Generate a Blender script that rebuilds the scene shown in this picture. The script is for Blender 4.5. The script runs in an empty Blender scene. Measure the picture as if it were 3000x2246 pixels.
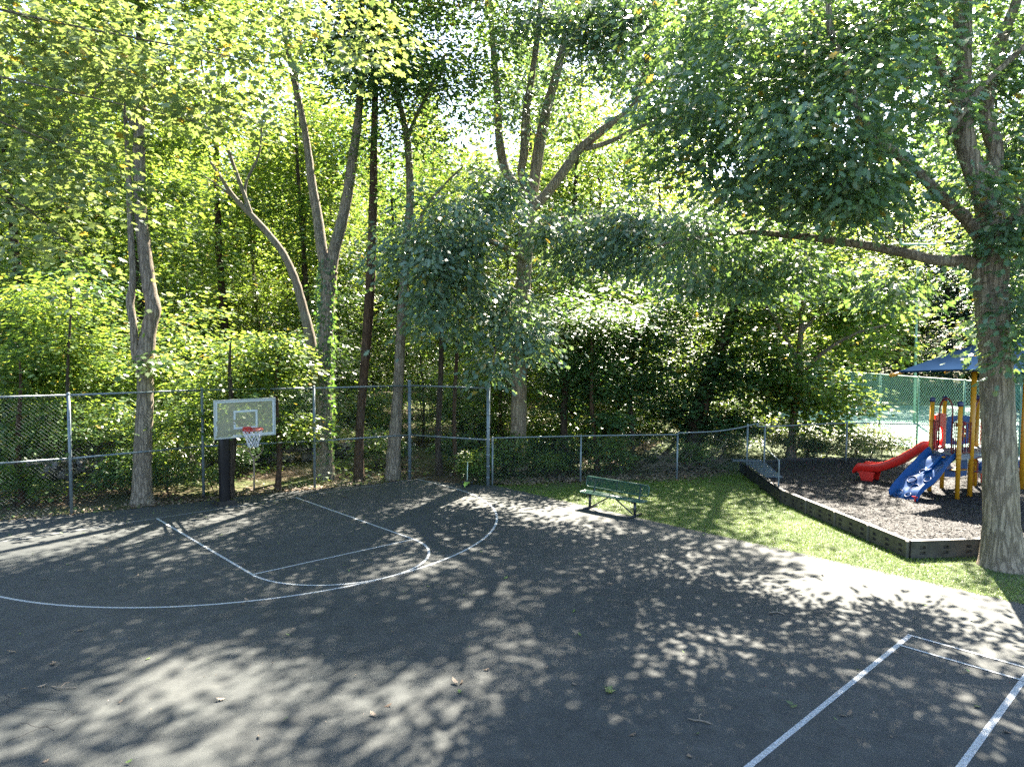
import bpy, math, random
import numpy as np

# ------------------------------------------------------------------ camera, world, sun
C = bpy.context.scene.collection
sc = bpy.context.scene
CAM = np.array([-7.14438306, -18.6925178, 4.32583468])
YAW, PITCH, ROLL, FW = .747305543, .0535036216, .00555231667, .69
def cam_axes():
    cy, sy = math.cos(YAW), math.sin(YAW)
    f = np.array([sy*math.cos(PITCH), cy*math.cos(PITCH), -math.sin(PITCH)])
    r = np.array([cy, -sy, 0.]); u = np.cross(r, f)
    cr, sr = math.cos(ROLL), math.sin(ROLL)
    return cr*r+sr*u, -sr*r+cr*u, f
RT, UP, FD = cam_axes()
from mathutils import Matrix, Vector
cam = bpy.data.objects.new('camera', bpy.data.cameras.new('camera')); C.objects.link(cam)
cam.data.sensor_width = 36; cam.data.lens = 36*FW; cam.data.clip_end = 2000; cam.data.clip_start = .1
cam.matrix_world = Matrix(((RT[0], UP[0], -FD[0], CAM[0]), (RT[1], UP[1], -FD[1], CAM[1]), (RT[2], UP[2], -FD[2], CAM[2]), (0, 0, 0, 1)))
sc.camera = cam

SUN_AZ, SUN_EL = 65., 47.       # azimuth from +Y towards +X
sd = np.array([math.sin(math.radians(SUN_AZ))*math.cos(math.radians(SUN_EL)), math.cos(math.radians(SUN_AZ))*math.cos(math.radians(SUN_EL)), math.sin(math.radians(SUN_EL))])
w = bpy.data.worlds.new('World'); sc.world = w; w.use_nodes = True
nt = w.node_tree; bg = nt.nodes['Background']
sky = nt.nodes.new('ShaderNodeTexSky'); sky.sky_type = 'NISHITA'; sky.sun_disc = False
sky.sun_elevation = math.radians(SUN_EL); sky.sun_rotation = math.radians(SUN_AZ)
sky.air_density = 1.0; sky.dust_density = 1.2; sky.ozone_density = 1.0
nt.links.new(sky.outputs[0], bg.inputs[0]); bg.inputs[1].default_value = .062
sun = bpy.data.objects.new('sun', bpy.data.lights.new('sun', 'SUN')); C.objects.link(sun)
sun.data.energy = 5.0; sun.data.angle = math.radians(.53); sun.data.color = (1., .90, .75)
sun.rotation_euler = Vector(sd).to_track_quat('Z', 'Y').to_euler(); sun.location = (20, 5, 40)

sc.view_settings.view_transform = 'Standard'; sc.view_settings.look = 'None'
sc.view_settings.exposure = 3.5; sc.view_settings.gamma = 1; sc.view_settings.use_curve_mapping = False
cy_ = sc.cycles
cy_.max_bounces = 9; cy_.diffuse_bounces = 6; cy_.glossy_bounces = 2; cy_.transmission_bounces = 5; cy_.transparent_max_bounces = 8
cy_.use_denoising = False; cy_.sample_clamp_indirect = 3; cy_.caustics_reflective = False; cy_.caustics_refractive = False

# ------------------------------------------------------------------ helpers
S = 3000/2212
def ray(u, v):
    a = (u*S-1500)/(FW*3000); b = -(v*S-1123)/(FW*3000)
    return RT*a+UP*b+FD
def px(u, v, depth):            # a point at a real distance from the photographer
    return CAM+ray(u, v)*depth
def gp(u, v, z=0.):
    d = ray(u, v); return CAM+d*((z-CAM[2])/d[2])
def depth_of(P): return float(np.dot(np.asarray(P)-CAM, FD))
def pxm(n, depth): return n*S/(FW*3000)*depth      # n photo pixels at a depth, in metres

class MB:
    def __init__(s): s.v = []; s.f = []; s.n = 0
    def add(s, vs, fs):
        s.v.append(np.asarray(vs, float)); s.f += [tuple(i+s.n for i in f) for f in fs]; s.n += len(vs)
    def box(s, c, size, rz=0., M=None):
        x, y, z = [q/2 for q in size]
        vs = np.array([(-x,-y,-z),(x,-y,-z),(x,y,-z),(-x,y,-z),(-x,-y,z),(x,-y,z),(x,y,z),(-x,y,z)])
        if M is None:
            ca, sa = math.cos(rz), math.sin(rz); M = np.array([[ca,-sa,0],[sa,ca,0],[0,0,1]])
        s.add(vs@np.asarray(M).T+np.asarray(c), [(0,3,2,1),(4,5,6,7),(0,1,5,4),(1,2,6,5),(2,3,7,6),(3,0,4,7)])
    def rbox(s, c, size, rz=0., b=.02):       # box with chamfered vertical and top edges
        x, y, z = [q/2 for q in size]; ca, sa = math.cos(rz), math.sin(rz)
        ring = lambda e, zz: [(-x+e,-y+b,zz),(-x+b,-y+e,zz),(x-b,-y+e,zz),(x-e,-y+b,zz),(x-e,y-b,zz),(x-b,y-e,zz),(-x+b,y-e,zz),(-x+e,y-b,zz)]
        rs = [ring(0,-z), ring(0,z-b), ring(b*.7,z)]
        vs = np.array([q for r in rs for q in r]); M = np.array([[ca,-sa,0],[sa,ca,0],[0,0,1]])
        fs = [tuple(range(7,-1,-1)), tuple(range(16,24))]
        for k in range(2):
            for i in range(8): fs.append((k*8+i, k*8+(i+1)%8, k*8+8+(i+1)%8, k*8+8+i))
        s.add(vs@M.T+np.asarray(c), fs)
    def tube(s, pts, r, seg=8, cap=True, closed=False, prof=None):
        P = np.asarray(pts, float); n = len(P)
        R = np.full(n, float(r)) if np.isscalar(r) else np.asarray(r, float)
        T = np.gradient(P, axis=0) if not closed else (np.roll(P,-1,0)-np.roll(P,1,0))
        T /= np.linalg.norm(T, axis=1)[:,None]+1e-12
        a = np.array([0,0,1.]) if abs(T[0][2]) < .9 else np.array([1.,0,0])
        nrm = np.cross(T[0], a); nrm /= np.linalg.norm(nrm)
        ang = np.arange(seg)*2*math.pi/seg; vs = []
        for i in range(n):
            nrm = nrm-T[i]*np.dot(nrm, T[i]); nrm /= np.linalg.norm(nrm)+1e-12
            b = np.cross(T[i], nrm)
            k = R[i]*(prof[i] if prof is not None else 1.)
            vs.append(P[i]+(np.cos(ang)*k)[:,None]*nrm+(np.sin(ang)*k)[:,None]*b)
        fs = []
        for i in range(n if closed else n-1):
            j = (i+1) % n
            for q in range(seg): fs.append((i*seg+q, i*seg+(q+1)%seg, j*seg+(q+1)%seg, j*seg+q))
        if cap and not closed: fs += [tuple(range(seg-1,-1,-1)), tuple((n-1)*seg+q for q in range(seg))]
        s.add(np.vstack(vs), fs)
    def lathe(s, c, prof, seg=16):            # prof: (r, z)
        ang = np.arange(seg)*2*math.pi/seg; vs = []; fs = []
        for r, z in prof: vs.append(np.c_[np.cos(ang)*r, np.sin(ang)*r, np.full(seg, z)]+np.asarray(c))
        for i in range(len(prof)-1):
            for q in range(seg): fs.append((i*seg+q, i*seg+(q+1)%seg, (i+1)*seg+(q+1)%seg, (i+1)*seg+q))
        fs += [tuple(range(seg-1,-1,-1)), tuple((len(prof)-1)*seg+q for q in range(seg))]
        s.add(np.vstack(vs), fs)
    def grid(s, G, closed_u=False):           # G: (n, m, 3)
        G = np.asarray(G, float); n, m = G.shape[:2]; fs = []
        for i in range(n-1):
            for j in range(m if closed_u else m-1):
                k = (j+1) % m; fs.append((i*m+j, i*m+k, (i+1)*m+k, (i+1)*m+j))
        s.add(G.reshape(-1, 3), fs)
    def prism(s, poly, axis_o, ex, ey, ez, depth):    # 2-D outline extruded by depth along ez
        poly = np.asarray(poly, float); n = len(poly)
        a = np.asarray(axis_o)+poly[:,:1]*np.asarray(ex)+poly[:,1:]*np.asarray(ey); b = a+np.asarray(ez)*depth
        fs = [tuple(range(n-1,-1,-1)), tuple(range(n, 2*n))]+[(i,(i+1)%n,n+(i+1)%n,n+i) for i in range(n)]
        s.add(np.vstack([a, b]), fs)
    def build(s, name, mat, parent=None, smooth=False, world=True):
        V = np.vstack(s.v)
        if parent is not None and world: V = V-np.array(parent.get('_o', (0,0,0)))
        me = bpy.data.meshes.new(name); me.from_pydata(V.tolist(), [], s.f)
        if smooth: me.shade_smooth()
        me.materials.append(mat)
        o = bpy.data.objects.new(name, me); C.objects.link(o)
        if parent is not None: o.parent = parent; o['_o'] = parent.get('_o', (0,0,0))
        return o
def tag(o, label=None, cat=None, group=None, kind=None):
    for k, v in (('label', label), ('category', cat), ('group', group), ('kind', kind)):
        if v: o[k] = v
    return o
def thing(name, label, cat, loc=(0,0,0), group=None):
    o = bpy.data.objects.new(name, None); C.objects.link(o); o.location = [float(q) for q in loc]
    o['_o'] = [float(q) for q in loc]; o.empty_display_size = .2
    return tag(o, label, cat, group)
def copy_tree(o, parent=None):
    c = o.copy(); C.objects.link(c)
    if parent is not None: c.parent = parent
    for ch in list(o.children): copy_tree(ch, c)
    return c
def circ(c, r, n, ex, ey, a0=0, a1=2*math.pi, end=False):
    t = np.linspace(a0, a1, n, endpoint=end)
    return np.asarray(c)+np.cos(t)[:,None]*r*np.asarray(ex)+np.sin(t)[:,None]*r*np.asarray(ey)
def smooth_path(pts, k=6):
    P = np.asarray(pts, float); out = []
    for i in range(len(P)-1):
        p0, p1, p2, p3 = P[max(i-1,0)], P[i], P[i+1], P[min(i+2,len(P)-1)]
        for t in np.arange(k)/k:
            out.append(.5*((2*p1)+(-p0+p2)*t+(2*p0-5*p1+4*p2-p3)*t*t+(-p0+3*p1-3*p2+p3)*t**3))
    out.append(P[-1]); return np.array(out)

# ------------------------------------------------------------------ materials
def mat(name):
    m = bpy.data.materials.new(name); m.use_nodes = True
    return m, m.node_tree.nodes, m.node_tree.links, m.node_tree.nodes['Principled BSDF']
def noise(N, L, scale, detail=4, rough=.6, coord=None, out='Fac'):
    n = N.new('ShaderNodeTexNoise'); n.inputs['Scale'].default_value = scale; n.inputs['Detail'].default_value = detail
    n.inputs['Roughness'].default_value = rough
    if coord is not None: L.new(coord, n.inputs['Vector'])
    return n.outputs[out]
def ramp(N, L, fac, stops):
    r = N.new('ShaderNodeValToRGB'); cr = r.color_ramp
    while len(cr.elements) < len(stops): cr.elements.new(.5)
    for e, (p, c) in zip(cr.elements, stops): e.position = p; e.color = tuple(c)+(1,) if len(c) == 3 else c
    L.new(fac, r.inputs[0]); return r.outputs[0]
def mixc(N, L, fac, a, b, mode='MIX'):
    m = N.new('ShaderNodeMix'); m.data_type = 'RGBA'; m.blend_type = mode
    for i, x in ((0, fac), (6, a), (7, b)):
        if hasattr(x, 'links') or hasattr(x, 'is_linked'): L.new(x, m.inputs[i])
        else: m.inputs[i].default_value = x if i == 0 else (tuple(x)+(1,) if len(x) == 3 else x)
    return m.outputs[2]
def bump(N, L, B, h, strength, dist):
    b = N.new('ShaderNodeBump'); b.inputs['Strength'].default_value = strength; b.inputs['Distance'].default_value = dist
    L.new(h, b.inputs['Height']); L.new(b.outputs[0], B.inputs['Normal'])
def objco(N, L, scale=None):
    t = N.new('ShaderNodeTexCoord').outputs['Object']
    if scale is None: return t
    m = N.new('ShaderNodeMapping'); m.inputs['Scale'].default_value = scale; L.new(t, m.inputs['Vector']); return m.outputs[0]
def plain(name, col, rough=.5, metal=0., var=.12, scale=6, spec=.5, bmp=0.):
    m, N, L, B = mat(name); co = objco(N, L)
    f = noise(N, L, scale, 5, .65, co)
    d = [max(0, q*(1-var)) for q in col]; l = [min(1, q*(1+var)) for q in col]
    L.new(ramp(N, L, f, [(.3, d), (.7, l)]), B.inputs['Base Color'])
    L.new(ramp(N, L, noise(N, L, scale*3, 4, .6, co), [(.3, (rough*.85,)*3), (.7, (min(1,rough*1.15),)*3)]), B.inputs['Roughness'])
    B.inputs['Metallic'].default_value = metal; B.inputs['Specular IOR Level'].default_value = spec
    if bmp: bump(N, L, B, noise(N, L, scale*8, 4, .6, co), bmp, .01)
    return m
def leaf_mat(name, dark, light, tdark, tlight, odd=(.30,.22,.03), gloss=.38, tr=.42, oddp=.985):
    m, N, L, B = mat(name)
    a = N.new('ShaderNodeAttribute'); a.attribute_name = 'tone'; t = a.outputs['Fac']
    L.new(ramp(N, L, t, [(0, dark), (oddp-.01, light), (oddp, odd), (1, odd)]), B.inputs['Base Color'])
    B.inputs['Roughness'].default_value = gloss; B.inputs['Specular IOR Level'].default_value = .6
    T = N.new('ShaderNodeBsdfTranslucent')
    L.new(ramp(N, L, t, [(0, tdark), (oddp-.01, tlight), (oddp, [min(1, q*1.5) for q in odd]), (1, odd)]), T.inputs['Color'])
    mx = N.new('ShaderNodeMixShader'); mx.inputs[0].default_value = tr
    L.new(B.outputs[0], mx.inputs[1]); L.new(T.outputs[0], mx.inputs[2])
    L.new(mx.outputs[0], N['Material Output'].inputs['Surface'])
    return m
def bark_mat(name, dark, light, sxy=9., sz=1.3, lich=(.20,.21,.17), st=.9):
    m, N, L, B = mat(name); co = objco(N, L, (sxy*1.6, sxy*1.6, sz*1.3)); big = objco(N, L)
    f1 = noise(N, L, 2.2, 7, .72, co); f2 = noise(N, L, 1.1, 4, .6, big); f3 = noise(N, L, 26, 4, .7, big)
    v = N.new('ShaderNodeTexVoronoi'); v.feature = 'DISTANCE_TO_EDGE'; v.inputs['Scale'].default_value = 1.7
    wrp = N.new('ShaderNodeMixRGB'); wrp.inputs[0].default_value = .55; L.new(co, wrp.inputs[1]); L.new(noise(N, L, 3., 5, .7, co, 'Color'), wrp.inputs[2])
    L.new(wrp.outputs[0], v.inputs['Vector'])
    c = ramp(N, L, f1, [(.3, dark), (.68, light)])
    fis = N.new('ShaderNodeMath'); fis.operation = 'MULTIPLY'; L.new(ramp(N, L, v.outputs['Distance'], [(0, (.75,)*3), (.10, (0,0,0))]), fis.inputs[0])
    L.new(ramp(N, L, f2, [(.3, (.35,)*3), (.6, (1,)*3)]), fis.inputs[1])
    c = mixc(N, L, fis.outputs[0], c, [q*.5 for q in dark])
    c = mixc(N, L, ramp(N, L, f2, [(.50, (0,0,0)), (.72, (.55,.55,.55))]), c, lich)
    c = mixc(N, L, .6, c, ramp(N, L, f3, [(.3, (.6,.6,.6)), (.7, (1.35,1.35,1.35))]), 'MULTIPLY')
    L.new(c, B.inputs['Base Color']); B.inputs['Roughness'].default_value = .9; B.inputs['Specular IOR Level'].default_value = .2
    h = N.new('ShaderNodeMath'); h.operation = 'ADD'; L.new(f1, h.inputs[0])
    L.new(ramp(N, L, v.outputs['Distance'], [(0, (0,0,0)), (.16, (.7,.7,.7))]), h.inputs[1])
    bump(N, L, B, h.outputs[0], st, .03)
    return m

M_oak = leaf_mat('oak_leaf', (.060,.125,.075), (.135,.210,.130), (.100,.200,.035), (.210,.310,.065), gloss=.33, tr=.40, oddp=.992)
M_maple = leaf_mat('maple_leaf', (.038,.092,.026), (.100,.165,.044), (.150,.270,.022), (.340,.420,.065), tr=.50)
M_pale = leaf_mat('pale_maple_leaf', (.085,.145,.060), (.175,.230,.105), (.140,.215,.042), (.270,.320,.085), gloss=.42, tr=.44)
M_dark = leaf_mat('dark_leaf', (.032,.085,.040), (.080,.145,.062), (.080,.180,.020), (.180,.270,.045), tr=.44, oddp=.995)  # dark green; on the maple saplings and leaning oak it paints in shade
M_weed = leaf_mat('weed_leaf', (.060,.095,.030), (.120,.165,.055), (.10,.15,.025), (.17,.21,.04), tr=.36)
M_blue = leaf_mat('blue_green_leaf', (.080,.150,.105), (.160,.235,.165), (.100,.190,.040), (.190,.270,.075), gloss=.33, tr=.36, oddp=.995)
M_far = leaf_mat('far_leaf', (.045,.085,.030), (.095,.140,.050), (.075,.135,.022), (.170,.215,.045), tr=.45)
M_teal = leaf_mat('teal_leaf', (.040,.088,.066), (.095,.155,.115), (.045,.10,.03), (.085,.15,.045), tr=.3, oddp=.995)
M_litter = leaf_mat('dry_leaf', (.07,.045,.028), (.22,.165,.115), (.10,.06,.03), (.2,.13,.07), odd=(.10,.16,.03), gloss=.7, tr=.15, oddp=.94)
M_grass = leaf_mat('grass_blade', (.058,.130,.012), (.150,.230,.026), (.09,.16,.012), (.16,.22,.02), odd=(.20,.17,.08), gloss=.5, tr=.35, oddp=.95)
M_bark_oak = bark_mat('oak_bark', (.14,.11,.08), (.34,.28,.21), 8, 1.1, lich=(.20,.20,.15))
M_bark_grey = bark_mat('grey_bark', (.125,.102,.077), (.31,.26,.20), 11, 1.6, lich=(.18,.18,.135))
M_bark_dark = bark_mat('dark_bark', (.030,.022,.016), (.085,.064,.046), 11, 1.6, lich=(.11,.11,.08))
M_bark_red = bark_mat('reddish_bark', (.04,.024,.015), (.115,.070,.042), 12, 2.0, lich=(.13,.11,.08))
M_twigbark = bark_mat('pale_grey_bark', (.10,.082,.06), (.22,.185,.14), 12, 1.5)
M_dead = bark_mat('dead_wood', (.09,.078,.062), (.22,.185,.145), 14, 1.0, st=.5)
M_twig = plain('pale_twig', (.33,.26,.21), .8, var=.3, scale=20)
M_galv = plain('galvanised_steel', (.13,.165,.185), .45, .3, .18, 9)
M_wire = plain('galvanised_wire', (.10,.135,.14), .6, 0, .15, 9, spec=.15)
M_wire_g = plain('green_coated_wire', (.20,.33,.30), .45, 0, .12, 9)
M_post_g = plain('green_painted_steel', (.13,.26,.22), .5, 0, .12, 5)
M_pole_g = plain('pale_green_pole_paint', (.17,.25,.19), .5, 0, .12, 5)

# ------------------------------------------------------------------ leaves
def mirror(h): return h+[(x, -y) for x, y in reversed(h[1:-1])]
T_OAK = np.array(mirror([(0,0),(.16,.05),(.27,.21),(.36,.08),(.50,.31),(.60,.11),(.75,.25),(.84,.09),(1,0)]))
T_MAPLE = np.array(mirror([(0,0),(-.06,.24),(.10,.22),(.22,.50),(.40,.30),(.56,.46),(.62,.18),(1,0)]))
T_LO = np.array([(0,0),(.22,.30),(.42,.16),(.66,.28),(1,0),(.62,-.27),(.42,-.14),(.2,-.30)])
T_OVAL = np.array([(0,0),(.3,.22),(.7,.2),(1,0),(.7,-.2),(.3,-.22)])
T_BLADE = np.array([(0,-.06),(.55,-.05),(1,0),(.55,.05),(0,.06)])
def unit(a): return a/(np.linalg.norm(a, axis=1)[:,None]+1e-9)
def leaf_mesh(name, T, pos, d, n, size, tone, m, parent=None, curl=.12, world=True):
    N, k = len(pos), len(T)
    d = unit(d); b = unit(np.cross(n, d)); n = np.cross(d, b)
    x = T[None,:,0,None]; y = T[None,:,1,None]; s = size[:,None,None]
    V = pos[:,None,:]+s*(x*d[:,None,:]+y*b[:,None,:]-(curl*x*x+.25*np.abs(y))*n[:,None,:])
    V = V.reshape(-1, 3)
    if parent is not None and world: V = V-np.array(parent.get('_o', (0,0,0)))
    me = bpy.data.meshes.new(name); me.vertices.add(N*k); me.vertices.foreach_set('co', V.astype(np.float32).ravel())
    me.loops.add(N*k); me.loops.foreach_set('vertex_index', np.arange(N*k, dtype=np.int32))
    me.polygons.add(N); me.polygons.foreach_set('loop_start', np.arange(0, N*k, k, dtype=np.int32))
    at = me.attributes.new('tone', 'FLOAT', 'POINT'); at.data.foreach_set('value', np.repeat(tone, k).astype(np.float32))
    me.update(calc_edges=True); me.materials.append(m)
    o = bpy.data.objects.new(name, me); C.objects.link(o)
    if parent is not None: o.parent = parent
    return o

def grow(stems, blobs, rng, per=40, size=.15, droop=.25, rh=.34, rv=.16, tilt=.45, minz=1.5, step=.45, taper=.011, clump=1, csize=.55):
    """stems: list of (pts, radii). blobs: (centre, radii, n). Returns the branch list and leaf arrays."""
    nodes = []; nr = []
    for pts, rad in stems:
        for p, r in zip(pts, rad):
            if p[2] > minz: nodes.append(p); nr.append(r)
    cap = len(nodes)+sum(b[2] for b in blobs)*14+10
    A = np.zeros((cap, 3)); R = np.zeros(cap); k = len(nodes); A[:k] = nodes; R[:k] = nr
    att = []
    dens = []
    for bl_ in blobs:
        c, rad, n = bl_[:3]; hi = len(bl_) > 3; cl_n, cs_n = (8, .42) if hi else (clump, csize); dens.append(np.full(n, hi))  # extra blob value: out-of-view crown clumps, leaves packed to shape the sun patches
        rad = np.asarray(rad); q = max(1, int(round(n/cl_n)))
        v = unit(rng.normal(size=(q, 3)))*(rng.random(q)**.42)[:,None]
        sub = np.asarray(c)+v*rad; sub = np.repeat(sub, int(math.ceil(n/q)), 0)[:n]
        if cl_n > 1: sub = sub+rng.normal(size=sub.shape)*np.minimum(cs_n, rad*.45)
        att.append(sub)
    att = np.vstack(att); dens = np.concatenate(dens); dens = dens[att[:,2] > .5]; att = att[att[:,2] > .5]
    dist = np.array([np.min(((A[:k]-a)**2).sum(1)) for a in att]); od = np.argsort(dist); att = att[od]; dens = dens[od]
    branches = []; P = []; D = []; SM = []
    for a, hi in zip(att, dens):
        dv = A[:k]-a; ds = np.sqrt((dv**2).sum(1)); cost = ds+.7*np.maximum(0, dv[:,2]+.1)
        i = int(np.argmin(cost)); p0 = A[i].copy(); L = ds[i]
        if L < .05: continue
        c = p0+(a-p0)*.5+np.array([0,0,L*.16])+rng.normal(size=3)*L*.10
        m = max(3, min(12, int(L/step)+2)); t = np.linspace(0, 1, m)[:,None]
        path = (1-t)**2*p0+2*t*(1-t)*c+t*t*a
        if m > 3: path[1:-1] += rng.normal(size=(m-2, 3))*.035*min(1, L)
        r0 = min(R[i]*.7, .006+taper*L); rr = r0+(np.minimum(.004, r0)-r0)*t[:,0]**.8
        branches.append((path, rr)); q = m-1
        if k+q < cap: A[k:k+q] = path[1:]; R[k:k+q] = rr[1:]; k += q
        n = max(6, int((68 if hi else per)*(.6+.8*rng.random()))); SM.append(np.full(n, 1.25 if hi else 1.))
        lt = np.where(rng.random(n) < .6, .78+.22*rng.random(n), .35+.65*rng.random(n))
        ti = lt*(m-1); j = np.minimum(ti.astype(int), m-2); fr = (ti-j)[:,None]
        pp = path[j]*(1-fr)+path[j+1]*fr
        off = rng.normal(size=(n, 3))*np.array([rh, rh, rv]); off[:,2] -= droop*rh*(off[:,:2]**2).sum(1)/(rh*rh)*.25
        out = off.copy(); out[:,2] = 0
        dd = unit(out+(a-p0)/L*.15)+np.c_[np.zeros(n), np.zeros(n), -droop*(.4+rng.random(n)*1.2)]
        P.append(pp+off); D.append(dd)
    P = np.vstack(P); D = np.vstack(D); n = len(P)
    Nn = np.c_[rng.normal(size=(n, 2))*tilt, np.ones(n)]
    sz = size*(.65+.6*rng.random(n))*np.concatenate(SM)
    tone = np.clip(.5+.23*rng.normal(size=n), 0, 1)*.985
    odd = rng.random(n) < .012; tone[odd] = 1
    return branches, P, D, Nn, sz, tone
def stem_mesh(mb, pts, rad, rng, seg=12, rough=.05, flare=0.):
    pts = np.asarray(pts, float); n = len(pts)
    prof = 1+rng.normal(size=n)*rough
    if flare:
        h = pts[:,2]-pts[0,2]; prof *= 1+flare*np.exp(-h/.35)
    mb.tube(pts, rad, seg, prof=prof)
def make_tree(name, label, cat, base, stems, blobs, seed, bark, leafm, T, group=None, seg=12, bseg=4, flare=.35, min_r=.0, **kw):
    """one tree: trunk (with its limbs and twigs) and crown"""
    rng = np.random.default_rng(seed)
    root = thing(name, label, cat, base, group)
    mb = MB(); st2 = []
    for i, (pts, rad) in enumerate(stems):
        P = smooth_path(np.c_[np.asarray(pts, float), rad], 6)
        st2.append((P[:,:3], P[:,3])); stem_mesh(mb, P[:,:3], P[:,3], rng, seg if i == 0 else max(7, seg-3), .035, flare if i == 0 else 0)
    br, P, D, Nn, sz, tone = grow(st2, blobs, rng, **kw)
    for path, rr in br:
        if rr[0] >= min_r: mb.tube(path, rr, bseg, cap=False)
    mb.build('trunk', bark, root, True)
    leaf_mesh('crown', T, P, D, Nn, sz, tone, leafm, root)
    return root
def pstem(pts, depth):           # (u, v, width_px[, depth offset]) -> stem
    P = [px(q[0], q[1], depth+(q[3] if len(q) > 3 else 0)) for q in pts]
    return P, [pxm(q[2], depth)/2/np.linalg.norm(RT*((q[0]*S-1500)/(FW*3000))+FD) for q in pts]
def pblob(u, v, depth, ru, rv, rd, n):
    a, b = pxm(ru, depth), pxm(rv, depth)
    return px(u, v, depth), np.array([math.hypot(RT[0]*a, FD[0]*rd), math.hypot(RT[1]*a, FD[1]*rd), b]), n

# ------------------------------------------------------------------ the setting
def sheet(name, pts, z, m, kind='structure', sub=0):
    mb = MB(); P = np.array([(x, y, z) for x, y in pts]); mb.add(P, [tuple(range(len(P)))])
    o = mb.build(name, m); o['kind'] = kind; return o
def unk(o):
    if '_o' in o: del o['_o']
    return o
# forest floor
m, N, L, B = mat('forest_floor'); co = objco(N, L)
f1 = noise(N, L, .35, 5, .6, co); f2 = noise(N, L, 7, 6, .75, co); f3 = noise(N, L, 30, 4, .7, co)
c = ramp(N, L, f2, [(.3, (.028,.021,.014)), (.5, (.065,.048,.032)), (.72, (.13,.098,.068))])
c = mixc(N, L, ramp(N, L, f1, [(.42, (0,0,0)), (.62, (.85,.85,.85))]), c, ramp(N, L, f3, [(.3, (.030,.055,.015)), (.7, (.075,.11,.03))]))
L.new(c, B.inputs['Base Color']); B.inputs['Roughness'].default_value = .95; B.inputs['Specular IOR Level'].default_value = .1
bump(N, L, B, f2, .8, .05); M_floor = m
sheet('ground', [(-600,-600),(600,-600),(600,600),(-600,600)], -.045, M_floor)
# asphalt
m, N, L, B = mat('asphalt'); co = objco(N, L)
f1 = noise(N, L, .28, 5, .6, co); f2 = noise(N, L, 3.0, 6, .7, co); f3 = noise(N, L, 140, 3, .8, co); f4 = noise(N, L, 420, 2, .6, co)
c = ramp(N, L, f1, [(.3, (.030,.036,.037)), (.5, (.040,.045,.045)), (.7, (.053,.057,.055))])
c = mixc(N, L, .8, c, ramp(N, L, f2, [(.3, (.55,.56,.58)), (.7, (1.25,1.22,1.18))]), 'MULTIPLY')
c = mixc(N, L, .8, c, ramp(N, L, f3, [(.28, (.55,.56,.58)), (.5, (1,1,1)), (.66, (1.15,1.15,1.15)), (.74, (2.1,2.05,2.0))]), 'MULTIPLY')
# worn, dustier rim along the lawn and darker patches
g = N.new('ShaderNodeSeparateXYZ'); L.new(co, g.inputs[0])
wv = N.new('ShaderNodeMath'); wv.operation = 'MULTIPLY_ADD'; L.new(f1, wv.inputs[0]); wv.inputs[1].default_value = 5.; L.new(g.outputs[0], wv.inputs[2])
mr = N.new('ShaderNodeMapRange'); mr.inputs[1].default_value = 6.6; mr.inputs[2].default_value = 9.6; L.new(wv.outputs[0], mr.inputs[0])
c = mixc(N, L, ramp(N, L, mr.outputs[0], [(0, (0,0,0)), (1, (.45,.45,.45))]), c, (.062,.067,.063))
L.new(c, B.inputs['Base Color'])
L.new(ramp(N, L, f3, [(.3, (.7,.7,.7)), (.7, (.9,.9,.9))]), B.inputs['Roughness']); B.inputs['Specular IOR Level'].default_value = .25
mx = N.new('ShaderNodeMath'); mx.operation = 'ADD'; L.new(f3, mx.inputs[0]); L.new(f4, mx.inputs[1])
bump(N, L, B, mx.outputs[0], .5, .006); M_asph = m
CE = 7.27      # the straight edge of the court along the lawn
rng0 = np.random.default_rng(3)
edge = []
for x in np.linspace(-60, 5.6, 140):
    y = 1.25-.19*x+.10*math.sin(x*1.1)+.05*math.sin(x*3.7) if x > -6 else 2.39-.1*(x+6)+.1*math.sin(x*1.1)
    edge.append((x, y+rng0.normal()*.02))
edge += [(5.95,.02),(6.4,-1.0),(6.85,-1.9),(7.12,-2.3)]
for y in np.linspace(-2.4, -60, 160): edge.append((CE+rng0.normal()*.018+.03*math.sin(y*.9), y))
court = sheet('court', edge+[(-60,-60)], 0., M_asph)
# painted lines
m, N, L, B = mat('line_paint'); co = objco(N, L)
c = mixc(N, L, ramp(N, L, noise(N, L, 55, 6, .75, co), [(.42, (0,0,0)), (.60, (1,1,1))]), (.34,.37,.39), (.13,.14,.145))
L.new(c, B.inputs['Base Color']); B.inputs['Roughness'].default_value = .7; bump(N, L, B, noise(N, L, 140, 3, .8, co), .4, .005); M_line = m
m, N, L, B = mat('worn_line_paint'); co = objco(N, L)
c = mixc(N, L, ramp(N, L, noise(N, L, 40, 6, .75, co), [(.40, (0,0,0)), (.60, (1,1,1))]), (.20,.21,.215), (.085,.09,.09))
L.new(c, B.inputs['Base Color']); B.inputs['Roughness'].default_value = .8; M_line2 = m
FT = .3048
def strip(mb, pts, wd, z=.004, closed=False):
    P = np.asarray(pts, float); n = len(P)
    T = np.gradient(P, axis=0); T /= np.linalg.norm(T, axis=1)[:,None]; Nn = np.c_[-T[:,1], T[:,0]]
    a = P+Nn*wd/2; b = P-Nn*wd/2
    mb.add(np.vstack([np.c_[a, np.full(n, z)], np.c_[b, np.full(n, z)]]), [(i, n+i, n+i+1, i+1) for i in range(n-1)])
LW = .055
mb = MB(); t = np.linspace(math.pi, 2*math.pi, 60)
strip(mb, np.vstack([[(-19.75*FT, -.03)], np.c_[np.cos(t)*19.75*FT, -5.25*FT+np.sin(t)*19.75*FT], [(19.75*FT, -.03)]]), LW)
unk(mb.build('three_point_line', M_line))['kind'] = 'structure'
mb = MB()
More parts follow.
